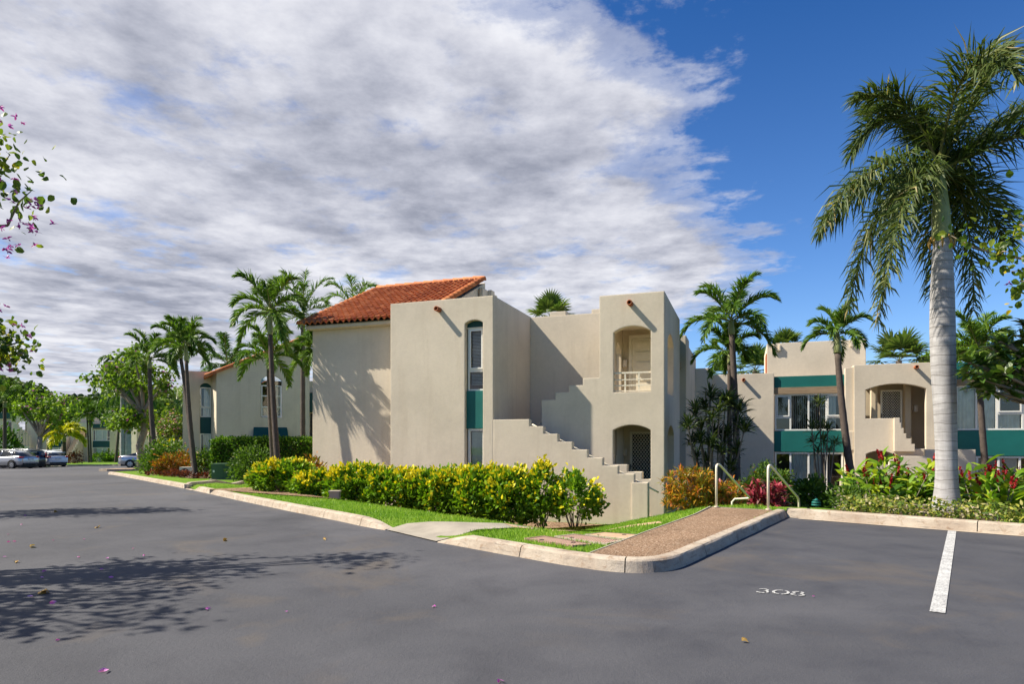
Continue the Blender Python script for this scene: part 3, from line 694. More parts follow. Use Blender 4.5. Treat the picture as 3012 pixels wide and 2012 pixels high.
# ------------------------------------------------------------------ buildings
def window(fr, parent, a0, a1, z0, z1, d, cols=(), split=(), fw=.055, cover=None, depth=.9, name='window', frame=None, sash=()):
    """outer frame, mullions at cols, transoms (i, z) in bay i, sash rims; pane, room and covering as its children"""
    f = MB(); fd = .08
    f.box(fr, a0, a1, d, d+fd, z0, z0+fw); f.box(fr, a0, a1, d, d+fd, z1-fw, z1)
    f.box(fr, a0, a0+fw, d, d+fd, z0+fw, z1-fw); f.box(fr, a1-fw, a1, d, d+fd, z0+fw, z1-fw)
    edges = [a0+fw/2]+list(cols)+[a1-fw/2]
    for c in cols: f.box(fr, c-fw/2, c+fw/2, d+.002, d+fd-.002, z0+fw, z1-fw)
    for i, z in split:
        f.box(fr, edges[i]+fw/2, edges[i+1]-fw/2, d+.004, d+fd-.004, z-fw/2, z+fw/2)
    for i, s0, s1 in sash:
        x0, x1 = edges[i]+fw/2+.004, edges[i+1]-fw/2-.004; q = fw*.8
        f.box(fr, x0, x1, d-.025, d-.001, s0, s0+q); f.box(fr, x0, x1, d-.025, d-.001, s1-q, s1)
        f.box(fr, x0, x0+q, d-.025, d-.001, s0+q, s1-q); f.box(fr, x1-q, x1, d-.025, d-.001, s0+q, s1-q)
    w = f.build(name, frame or M['white'], parent)
    g = MB(); g.add([fr.p(a0+.02, d+.045, z0+.02), fr.p(a1-.02, d+.045, z0+.02), fr.p(a1-.02, d+.045, z1-.02), fr.p(a0+.02, d+.045, z1-.02)], [(0, 1, 2, 3)])
    g.build('pane', M['glass'], w, False, False)
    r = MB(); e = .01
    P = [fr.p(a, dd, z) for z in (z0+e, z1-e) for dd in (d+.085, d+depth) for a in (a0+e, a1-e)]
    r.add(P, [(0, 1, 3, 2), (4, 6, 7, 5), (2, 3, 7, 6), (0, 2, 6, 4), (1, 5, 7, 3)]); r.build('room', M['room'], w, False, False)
    if cover:
        for kind, c0, c1, y0, y1 in cover:
            b = MB()
            if kind == 'slat':
                z = y0
                while z < y1:
                    b.add([fr.p(c0, d+.14, z), fr.p(c1, d+.14, z), fr.p(c1, d+.165, z+.030), fr.p(c0, d+.165, z+.030)], [(0, 1, 2, 3)]); z += .048
                b.build('blind', M['blind'], w, False, False)
            elif kind == 'vert':
                a = c0
                while a < c1-.05:
                    b.add([fr.p(a, d+.13, y0), fr.p(a+.045, d+.19, y0), fr.p(a+.045, d+.19, y1), fr.p(a, d+.13, y1)], [(0, 1, 2, 3)]); a += .088
                b.build('blind', M['blind'], w, False, False)
            elif kind == 'black':
                b.add([fr.p(c0, d+.12, y0), fr.p(c1, d+.12, y0), fr.p(c1, d+.12, y1), fr.p(c0, d+.12, y1)], [(0, 1, 2, 3)])
                b.build('blind', M['blind'], w, False, False)
            else:
                n = max(6, int((c1-c0)/.028)); V = []
                for k in range(n+1):
                    a = c0+(c1-c0)*k/n; dd = d+.17+.028*math.sin(k*1.25)+.012*math.sin(k*.43)
                    V += [fr.p(a, dd, y0), fr.p(a, dd, y1)]
                b.add(V, [(2*k, 2*k+2, 2*k+3, 2*k+1) for k in range(n)]); b.build('curtain', M['curtain'], w, True, False)
    return w
def part(parent, name, mat, fn, smooth=False):
    mb = MB(); fn(mb); return mb.build(name, mat, parent, smooth)
def boxes(parent, name, mat, fr, *bs):
    mb = MB()
    for b in bs: mb.box(fr, *b)
    return mb.build(name, mat, parent)
def drain(fr, parent, a, d, z, r=.085, l=.27):
    mb = MB(); n = 18; V = []; F = []
    for rr, dd in ((r, .05), (r, -l), (r*.66, -l), (r*.66, -.02)):
        V += [fr.p(a+rr*math.cos(2*PI*k/n), d+dd, z+rr*math.sin(2*PI*k/n)) for k in range(n)]
    for q in range(3): F += [(q*n+k, q*n+(k+1) % n, (q+1)*n+(k+1) % n, (q+1)*n+k) for k in range(n)]
    mb.add(V, F); o = mb.build('drain_pipe', M['terra'], parent, True, True)
    c = MB(); c.add([fr.p(a+r*.64*math.cos(2*PI*k/n), d-.03, z+r*.64*math.sin(2*PI*k/n)) for k in range(n)], [tuple(range(n))]); c.build('bore', M['black'], o, False, False)
    return o
def lattice_door(fr, parent, a0, a1, z0, z1, d, cell=.095, handle=True):
    f = MB(); q = .075
    f.box(fr, a0, a1, d, d+.05, z1-q, z1); f.box(fr, a0, a1, d, d+.05, z0, z0+q)
    f.box(fr, a0, a0+q, d, d+.05, z0+q, z1-q); f.box(fr, a1-q, a1, d, d+.05, z0+q, z1-q)
    o = f.build('security_door', M['cream'], parent)
    g = MB(); x0, x1, y0, y1 = a0+q, a1-q, z0+q, z1-q; hw = .008
    n = int(((x1-x0)+(y1-y0))/cell)+1
    for s in (1, -1):
        for k in range(-n, n):
            c = k*cell*1.0; pts = []
            # line z = y0 + s*(x-x0)*1.35 + c clipped to the opening
            sl = 1.35*s; base = y0 if s > 0 else y0
            f0 = lambda x: y0+sl*(x-x0)+c*1.5
            xa, xb = x0, x1
            za, zb = f0(xa), f0(xb)
            def clip(xa, xb):
                lo, hi = xa, xb
                for lim, sgn in ((y0, 1), (y1, -1)):
                    fa, fb = sgn*(f0(lo)-lim), sgn*(f0(hi)-lim)
                    if fa < 0 and fb < 0: return None
                    if fa < 0 or fb < 0:
                        xi = x0+(lim-y0-c*1.5)/sl
                        if fa < 0: lo = xi
                        else: hi = xi
                return lo, hi
            r = clip(xa, xb)
            if not r or r[1]-r[0] < .01: continue
            p, q2 = (r[0], f0(r[0])), (r[1], f0(r[1])); l = math.hypot(q2[0]-p[0], q2[1]-p[1]); nx, nz = -(q2[1]-p[1])/l*hw, (q2[0]-p[0])/l*hw
            dd = d+.018+(.004 if s > 0 else 0)
            g.add([fr.p(p[0]+nx, dd, p[1]+nz), fr.p(p[0]-nx, dd, p[1]-nz), fr.p(q2[0]-nx, dd, q2[1]-nz), fr.p(q2[0]+nx, dd, q2[1]+nz)], [(0, 1, 2, 3)])
    g.build('lattice', M['cream'], o, False, False)
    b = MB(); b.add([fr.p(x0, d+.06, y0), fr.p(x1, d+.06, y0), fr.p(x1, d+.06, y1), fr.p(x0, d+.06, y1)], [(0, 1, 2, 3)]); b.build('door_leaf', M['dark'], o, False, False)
    if handle: boxes(o, 'handle', M['black'], fr, (a0+.02, a0+.05, d-.03, d-.002, z0+.90, z0+1.10), (a0+.02, a0+.13, d-.055, d-.032, z0+1.0, z0+1.025))
    return o
def tile_roof(fr, parent, a0, a1, d0, z0, d1, z1, course=.33, wid=.25, name='tile_roof', eaveclosed=True):
    """two-piece barrel tiles: courses stepped up the slope, one cover and one pan per tile width"""
    mb = MB(); sl = math.hypot(d1-d0, z1-z0); nc = int(round(sl/course)); na = int(round((a1-a0)/wid)); wid = (a1-a0)/na
    sd, sz = (d1-d0)/sl, (z1-z0)/sl; nd, nz = -sz, sd
    K = 8
    for c in range(nc):
        s0 = sl*c/nc-.045; s1 = sl*(c+1)/nc+.01
        for i in range(na):
            tint = min(1, max(0, random.gauss(.5, .26)))
            jit = random.uniform(-.008, .008); V = []
            for s, lift, kk in ((s0, .055, 1.0), (s1, .012, .92)):
                for k in range(K+1):
                    x = k/K
                    h = .095*math.sin(PI*min(1, x/.66))*kk if x < .66 else -.028*math.sin(PI*(x-.66)/.34)
                    a = a0+(i+x)*wid; o = lift+h+jit
                    V.append(fr.p(a, d0+sd*s+nd*o, z0+sz*s+nz*o))
            for k in range(K+1):                                 # the butt end of the tile
                x = k/K; h = .075*math.sin(PI*min(1, x/.66)) if x < .66 else -.04*math.sin(PI*(x-.66)/.34)
                V.append(fr.p(a0+(i+x)*wid, d0+sd*s0+nd*(.015+h), z0+sz*s0+nz*(.015+h)))
            mb.add(V, [(k, k+1, K+2+k, K+1+k) for k in range(K)], 0, tint)
            mb.add([V[k] for k in range(K+1)]+V[2*K+2:], [(k, K+1+k, K+2+k, k+1) for k in range(K)], 0, tint*.8)
    o = mb.build(name, M['tile'], parent, True, False)
    d = MB(); d.add([fr.p(a0+.03, d0+.02, z0-.015), fr.p(a1-.03, d0+.02, z0-.015), fr.p(a1-.03, d1, z1-.015), fr.p(a0+.03, d1, z1-.015)], [(0, 1, 2, 3)]); d.build('underlay', M['black'], o, False, False)
    return o
def ridge_tiles(fr, parent, P0, P1, r=.115, l=.40, name='ridge_tile', up=.03):
    """a run of half-round cap tiles from P0 to P1 (a, d, z)"""
    mb = MB(); A0, A1 = Vector(fr.p(*P0)), Vector(fr.p(*P1)); n = max(1, int((A1-A0).length/l)); t = (A1-A0)/n; tn = t.normalized()
    sd = tn.cross(Vector((0, 0, 1))).normalized(); u = sd.cross(tn)
    for i in range(n):
        b = A0+t*i-tn*.04; e = A0+t*(i+1)+tn*.02; tint = min(1, max(0, random.gauss(.5, .22)))
        for nm, (q, rr, lf) in enumerate(((b, r*1.12, up+.02), (e, r*.95, up))): pass
        V = []
        for q, rr, lf in ((b, r*1.14, up+.018), (e, r*.96, up)):
            V += [q+sd*(math.cos(PI*k/9)*rr)+u*(math.sin(PI*k/9)*rr*1.05+lf-.06) for k in range(10)]
        mb.add(V, [(k, k+1, 11+k, 10+k) for k in range(9)]+[tuple(range(10))[::-1]], 0, tint)
    return mb.build(name, M['tile'], parent, True, False)
BZ = -1.75
# ---- the near building
def near_building():
    b = thing('apartment_building', 'near beige stucco apartment block with arched stair tower and tiled roof', 'apartment building', A.p(-6, 1, -1.05))
    S = M['stucco']
    # front block with its narrow window strip
    hole = arch(-5.79, -5.14, -1.0, 5.38, 5.49)
    part(b, 'front_block', S, lambda m: (m.slab([(-8.6, BZ), (-4.78, BZ), (-4.78, 6.24), (-8.6, 6.24)], [hole], lambda x, y, t: A.p(x, t, y), 0, .30),
         m.box(A, -5.08, -4.78, .30, 4.1, BZ, 6.24), m.box(A, -8.6, -8.3, .30, 4.1, BZ, 6.24), m.box(A, -8.3, -5.08, 3.8, 4.1, BZ, 6.24), m.box(A, -8.3, -5.08, .3, 3.8, 5.62, 5.75)))
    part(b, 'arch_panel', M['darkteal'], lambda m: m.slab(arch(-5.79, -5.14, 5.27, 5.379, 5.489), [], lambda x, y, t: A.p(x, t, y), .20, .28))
    boxes(b, 'window_head', M['cream'], A, (-5.785, -5.145, .15, .28, 5.225, 5.268))
    window(A, b, -5.745, -5.15, 3.84, 5.223, .17, fw=.06, cover=[('slat', -5.67, -5.22, 3.95, 5.15)], sash=[(0, 3.88, 5.19)])
    window(A, b, -5.745, -5.15, 3.165, 3.836, .17, fw=.05, cover=[('slat', -5.68, -5.21, 3.36, 3.79)])
    boxes(b, 'spandrel_panel', M['teal'], A, (-5.788, -5.142, .12, .27, 1.91, 3.16))
    window(A, b, -5.745, -5.15, -.95, 1.905, .17, fw=.075, cover=[('black', -5.66, -5.25, -.9, 1.8)])
    drain(A, b, -6.72, 0, 5.90)
    # setback wall, gable ends, roof
    part(b, 'setback_wall', S, lambda m: (m.box(A, -12.6, -8.6, 1.0, 1.3, BZ, 5.70), m.slab([(1.3, BZ), (6.3, BZ), (6.3, 8.36), (1.3, 6.02)], [], lambda x, y, t: A.p(t, x, y), -12.6, -12.3),
         m.slab([(1.3, 5.0), (6.3, 5.0), (6.3, 8.36), (1.3, 6.02)], [], lambda x, y, t: A.p(t, x, y), -7.95, -7.66), m.box(A, -12.3, -7.95, 6.0, 6.3, BZ, 8.30)))
    part(b, 'eave_soffit', S, lambda m: m.slab([(.66, 5.70), (.66, 5.83), (1.3, 6.10), (1.3, 5.701)], [], lambda x, y, t: A.p(t, x, y), -12.66, -8.6))
    tile_roof(A, b, -12.78, -7.62, .52, 5.86, 5.95, 8.42)
    ridge_tiles(A, b, (-12.78, 5.98, 8.44), (-7.55, 5.98, 8.44), .15, .46)
    ridge_tiles(A, b, (-12.80, .50, 5.90), (-12.80, 5.9, 8.42), .12, .36, 'rake_tile')
    ridge_tiles(A, b, (-7.58, .50, 5.90), (-7.58, 5.9, 8.42), .14, .36, 'rake_tile')
    boxes(b, 'parapet_block', S, A, (-7.60, -7.45, 5.5, 7.2, 5.6, 7.95), (-7.44, -7.30, 6.1, 6.5, 7.62, 7.98))
    # back wall over the landing
    boxes(b, 'back_wall', S, A, (-4.78, -1.50, 3.81, 4.10, BZ, 6.21))
    boxes(b, 'parapet_block', S, A, (-4.0, -3.38, 3.85, 4.25, 6.212, 6.37), (-2.4, -1.9, 3.85, 4.25, 6.212, 6.36))
    # stair front wall with stepped top and end pier
    lev = [(-4.78, 2.19), (-3.54, 2.19), (-3.54, 1.96), (-3.07, 1.96), (-3.07, 1.72), (-2.60, 1.72), (-2.60, 1.47), (-2.13, 1.47), (-2.13, 1.225), (-1.65, 1.225), (-1.65, .98), (-1.17, .98), (-1.17, .735), (-.70, .735), (-.70, .495), (-.21, .495), (-.21, BZ), (-4.78, BZ)]
    part(b, 'stair_wall', S, lambda m: m.slab(lev[::-1], [], lambda x, y, t: A.p(x, t, y), .0, .24))
    boxes(b, 'stair_pier', S, A, (-.285, .20, -.035, .30, BZ, .245))
    def fl(m):
        for k in range(12):
            z = -1.05+.185*(k+1); a = .15-.31*k
            m.box(A, a-.31-(.0 if k < 11 else 1.3), a, .245, 1.095, BZ, z)
    part(b, 'lower_stair_flight', M['steps'], fl)
    boxes(b, 'stair_landing', M['steps'], A, (-4.77, -3.26, 1.10, 3.80, 1.0, 1.169))
    def fu(m):
        for k in range(9): m.box(A, -3.25+.20*k, -3.25+.20*(k+1) if k < 8 else -1.2, 1.41, 2.5, 1.0, 1.17+.185*(k+1))
    part(b, 'upper_stair_flight', M['steps'], fu)
    part(b, 'stair_handrail', M['cream'], lambda m: (m.tube([A.p(.42, .62, -.08), A.p(.36, .42, -.02), A.p(.30, .34, .02), A.p(-.21, .33, .29), A.p(-1.65, .33, 1.03), A.p(-3.07, .33, 1.76), A.p(-3.55, .33, 2.03)], .028, 8)), True)
    part(b, 'upper_handrail', M['cream'], lambda m: m.tube([A.p(-3.62, 1.34, 2.05), A.p(-3.50, 1.345, 2.25), A.p(-2.0, 1.345, 3.05)], .025, 8), True)
    # stair tower
    ua = arch(-1.05, .13, 3.06, 4.99, 5.17); la = [(-1.07, .74), (-.61, .74), (-.61, .51), (-.14, .51), (-.14, .28), (.13, .28)]+arch(-1.07, .13, .28, 1.84, 2.01)[2:]
    out = [(-3.47, BZ), (.55, BZ), (.55, 6.2), (-1.51, 6.2), (-1.51, 3.55), (-2.06, 3.55), (-2.06, 3.325), (-2.53, 3.325), (-2.53, 3.10), (-3.0, 3.10), (-3.0, 2.865), (-3.47, 2.865)]
    part(b, 'stair_tower', S, lambda m: (m.slab(out, [ua, la], lambda x, y, t: A.p(x, t, y), 1.1, 1.40),
         m.slab([(1.40, BZ), (6.15, BZ), (6.15, 6.2), (1.40, 6.2)], [arch(2.02, 3.94, 3.05, 4.80, 5.12), arch(2.02, 4.02, -1.0, 1.70, 2.02)], lambda x, y, t: A.p(t, x, y), .27, .55),
         m.box(A, -1.51, .27, 1.40, 6.15, 5.55, 5.68)))
    part(b, 'inner_walls', M['stucco_smooth'], lambda m: (m.box(A, -3.2, .269, 4.12, 4.3, BZ, 5.55), m.slab([(2.55, 2.92), (4.12, 2.92), (4.12, 5.54), (2.55, 5.54)], [arch(2.75, 3.85, 3.05, 4.65, 4.98)], lambda x, y, t: A.p(t, x, y), -1.5, -1.3),
         m.box(A, -1.45, -1.25, 2.6, 4.12, BZ, 2.72), m.box(A, -1.2, .269, 1.401, 4.12, 2.72, 2.86)))
    dr = boxes(b, 'entry_door', M['cream'], A, (-.94, -.04, 4.06, 4.119, 2.87, 5.22))
    boxes(dr, 'door_panel', M['cream'], A, *[(-.80, -.18, 4.03, 4.059, 2.95+.37*k, 3.24+.37*k) for k in range(6)], (-1.06, -.945, 4.02, 4.118, 2.87, 5.35), (-.035, .08, 4.02, 4.118, 2.87, 5.35), (-.944, -.036, 4.021, 4.118, 5.23, 5.35))
    boxes(b, 'wall_lamp', M['stucco_pale'], A, (-1.28, -1.12, 3.96, 4.118, 4.2, 4.46))
    boxes(b, 'wall_lamp', M['stucco_pale'], A, (-1.30, -1.14, 3.96, 4.118, .95, 1.2))
    lattice_door(A, b, -1.02, .02, -.45, 1.83, 4.02, .098)
    boxes(b, 'doorbell_plate', M['cream'], A, (-1.44, -1.34, 4.09, 4.118, -.4, 1.35))
    boxes(b, 'balcony_rail', M['cream'], A, *[(-1.045, .125, 1.19, 1.235, 3.06+z, 3.06+z+h) for z, h in ((.03, .03), (.20, .035), (.39, .03), (.60, .055))], *[(a, a+.05, 1.195, 1.23, 3.06, 3.66) for a in (-.72, -.28)])
    drain(A, b, -.50, 1.1, 5.87)
    # the side running back to the rear wing: recessed window bay, then plain wall
    boxes(b, 'side_wall', S, A, (-.2, .20, 6.151, 8.9, BZ, 6.0), (-.2, .55, 8.9, 10.6, BZ, 6.02), (-.2, .55, 10.6, 14.9, BZ, 5.74))
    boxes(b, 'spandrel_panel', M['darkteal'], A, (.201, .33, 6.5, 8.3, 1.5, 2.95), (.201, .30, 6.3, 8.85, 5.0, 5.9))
    boxes(b, 'wood_beam', M['wood'], A, (.201, .34, 6.2, 8.88, 4.55, 4.85))
    sf = Fr(*A.p(.205, 6.5, 0)[:2], -TH+PI/2)
    boxes(b, 'side_window', M['black'], A, (.201, .22, 6.5, 8.3, 2.96, 4.5), (.201, .22, 6.5, 8.3, -.9, 1.45))
    boxes(b, 'window_trim', M['white'], A, *[(.221, .25, d, d+.06, z0, z1) for d in (6.5, 7.35, 8.24) for z0, z1 in ((2.96, 4.5), (-.9, 1.45))])
    # far side, so that the block is closed
    boxes(b, 'rear_mass', S, A, (-12.3, -.21, 6.31, 14.8, BZ, 5.4))
    return b
near_building()
# ---- the rear wing across the court
def rear_wing():
    D = 15.0; z0 = -2.3
    b = thing('apartment_building', 'beige stucco wing with teal bands and wide windows across the court', 'apartment building', A.p(8, D, -1.85))
    S = M['stucco_pale']; F = Fr(*A.p(0, D, 0)[:2], -TH)
    boxes(b, 'link_wall', S, F, (.50, 1.38, -.6, .2, z0, 5.18))
    boxes(b, 'plain_wall', S, F, (1.381, 4.29, 0, .4, z0, 4.88))
    drain(F, b, 2.87, 0, 4.56)
    def bay(a0, a1, top, cols, zs, n):
        d = .12
        boxes(b, 'teal_parapet', M['teal'], F, (a0, a1, d, d+.3, 4.15, top))
        boxes(b, 'wood_beam', M['wood'], F, (a0, a1, d-.05, d+.25, 3.83, 4.148))
        boxes(b, 'wall_infill', S, F, (a0, a1, 1.25, 1.4, z0, 4.7))
        boxes(b, 'spandrel_panel', M['teal'], F, (a0, a1, d, d+.25, .95, 1.98))
        return d
    a0, a1 = 4.30, 7.43
    d = bay(a0, a1, 4.70, None, None, 0)
    b2 = b
    cols = (5.05, 5.87, 6.66)
    window(F, b, a0+.03, a1-.03, 2.0, 3.81, d+.06, cols, ((0, 2.65), (3, 2.65)), .075, sash=[(0, 2.70, 3.74), (3, 2.70, 3.74)], depth=.9,
           cover=[('vert', 5.10, 5.83, 2.07, 3.72), ('vert', 5.91, 6.62, 2.07, 3.72), ('curtain', 6.72, 7.1, 2.1, 3.7)])
    window(F, b, a0+.03, a1-.03, -1.45, .93, d+.06, cols, (), .085, depth=.9, cover=[('curtain', 5.10, 5.83, -1.4, .88), ('curtain', 5.91, 6.5, -1.4, .88)])
    # stair tower of the wing
    za = -.35
    holeU = [(8.27, 2.55), (9.42, 2.55), (9.49, 2.55), (9.49, 2.33), (9.70, 2.33), (9.70, 2.08), (9.80, 2.08), (9.80, 1.84), (9.90, 1.84), (9.90, 1.60), (10.1, 1.60), (10.1, 1.35), (10.25, 1.35), (10.25, 1.13), (10.73, 1.13)]+arch(8.27, 10.73, 2.55, 3.90, 4.16, 14)[2:]
    holeL = arch(8.29, 9.42, -1.8, .87, 1.03)
    part(b, 'stair_tower', S, lambda m: (m.slab([(7.79, z0), (11.80, z0), (11.80, 5.09), (7.79, 5.09)], [holeU, holeL], lambda x, y, t: F.p(x, t, y), za, za+.28),
         m.slab([(za+.28, z0), (.5, z0), (.5, 5.09), (za+.28, 5.09)], [], lambda x, y, t: F.p(t, x, y), 7.79, 8.05), m.box(F, 8.05, 11.8, za+.28, 2.2, 4.75, 4.85),
         m.box(F, 11.52, 11.80, za+.28, .5, z0, 5.09)))
    part(b, 'corner_buttress', S, lambda m: (m.slab([(7.44, z0), (7.789, z0), (7.789, 5.02), (7.44, 4.98)], [arch(7.50, 7.74, -1.9, .62, .76, 6)], lambda x, y, t: F.p(x, t, y), -.22, .3), m.box(F, 7.47, 7.788, -.262, -.221, 1.05, 1.95)))
    part(b, 'inner_walls', M['stucco_smooth'], lambda m: (m.box(F, 8.05, 11.52, 2.0, 2.2, z0, 4.75), m.box(F, 8.05, 9.45, za+.281, 2.0, 1.6, 1.72)))
    boxes(b, 'door_jamb', M['stucco_smooth'], F, (8.72, 8.98, .9, 1.3, 1.73, 4.74), (10.15, 10.4, .9, 1.3, .9, 4.74))
    lattice_door(F, b, 9.13, 10.05, 1.73, 3.96, 1.0, .092)
    boxes(b, 'wall_lamp', M['stucco_pale'], F, (10.55, 10.7, 1.0, 1.3, 2.9, 3.2))
    def zig(m):                                                   # thickened stepped parapet in front of the opening
        pts = [(9.42, 1.0), (10.24, 1.0), (10.24, 1.35), (10.1, 1.35), (10.1, 1.60), (9.9, 1.60), (9.9, 1.84), (9.80, 1.84), (9.80, 2.08), (9.70, 2.08), (9.70, 2.33), (9.64, 2.33), (9.64, 2.56), (9.42, 2.56)]
        m.slab(pts, [], lambda x, y, t: F.p(x, t, y), za-.20, za-.003)
    part(b, 'stepped_parapet', S, zig)
    lev = [(5.99, -.8), (6.51, -.8), (6.51, -.58), (7.03, -.58), (7.03, -.34), (7.54, -.34), (7.54, -.07), (8.0, -.07), (8.0, .16), (8.48, .16), (8.48, .41), (8.99, .41), (8.99, .65), (9.49, .65), (9.49, .82), (10.36, .82), (10.36, 1.12), (12.24, 1.12), (12.24, z0), (5.99, z0)]
    part(b, 'stair_wall', S, lambda m: (m.slab(lev[::-1], [], lambda x, y, t: F.p(x, t, y), -1.75, -1.5), m.box(F, 11.98, 12.24, -1.5, -.36, z0, 1.10)))
    boxes(b, 'stair_pier', S, F, (5.95, 6.55, -1.79, -1.45, z0, -.797))
    boxes(b, 'stair_landing', M['steps'], F, (10.4, 11.97, -1.5, -.36, z0, .30), (10.0, 10.72, -.9, 1.0, .2, .55), (9.9, 10.7, -.5, 1.0, .551, .75), (9.8, 10.7, -.2, 1.0, .751, .95))
    def fl(m):
        for k in range(10): m.box(F, 6.2+.42*k, 6.2+.42*(k+1), -1.49, -.37, z0, -1.75+.2*(k+1))
    part(b, 'stair_flight', M['steps'], fl)
    drain(F, b, 10.31, za, 4.88)
    # right bay
    a0, a1 = 11.81, 15.2
    boxes(b, 'teal_parapet', M['teal'], F, (a0, a1, .12, .42, 4.32, 5.06)); boxes(b, 'wood_beam', M['wood'], F, (a0, a1, .07, .37, 4.03, 4.318))
    boxes(b, 'wall_infill', S, F, (a0, 17, 1.3, 1.5, z0, 4.9)); boxes(b, 'spandrel_panel', M['teal'], F, (a0, a1, .12, .37, .82, 1.96))
    window(F, b, a0+.02, a1, 1.98, 4.01, .18, (12.05, 12.82, 13.60, 14.56), ((0, 2.7), (3, 2.72)), .08, sash=[(3, 2.78, 3.9)], depth=.9,
           cover=[('curtain', 12.1, 12.78, 2.0, 3.95), ('curtain', 12.86, 13.56, 2.0, 3.95), ('curtain', 13.65, 14.5, 2.0, 2.7)])
    window(F, b, a0+.02, a1, -.42, .80, .18, (12.85, 13.66, 14.45), (), .08, depth=.9, cover=[('slat', 12.9, 13.6, -.38, .75), ('black', 13.72, 14.38, -.38, .75)])
    boxes(b, 'wall_base', S, F, (a0, a1, .15, .40, z0, -.425))
    boxes(b, 'end_wall', S, F, (a1+.001, 18.5, -.1, .4, z0, 5.0))
    # set-back storey above
    boxes(b, 'upper_storey', S, F, (4.05, 8.75, 2.6, 8, 3.2, 6.72))
    boxes(b, 'parapet_block', S, F, (4.32, 4.42, 2.48, 2.599, 6.30, 6.62), (4.62, 4.72, 2.48, 2.599, 6.30, 6.62), (4.43, 4.61, 2.49, 2.599, 6.30, 6.38), (8.02, 8.15, 2.48, 2.599, 6.35, 6.66))
    boxes(b, 'tile_edge', M['terra'], F, (4.0, 4.049, 2.75, 4.2, 4.6, 6.2))
    boxes(b, 'rear_mass', S, F, (1.4, 18, 2.3, 9, z0, 4.5))
rear_wing()
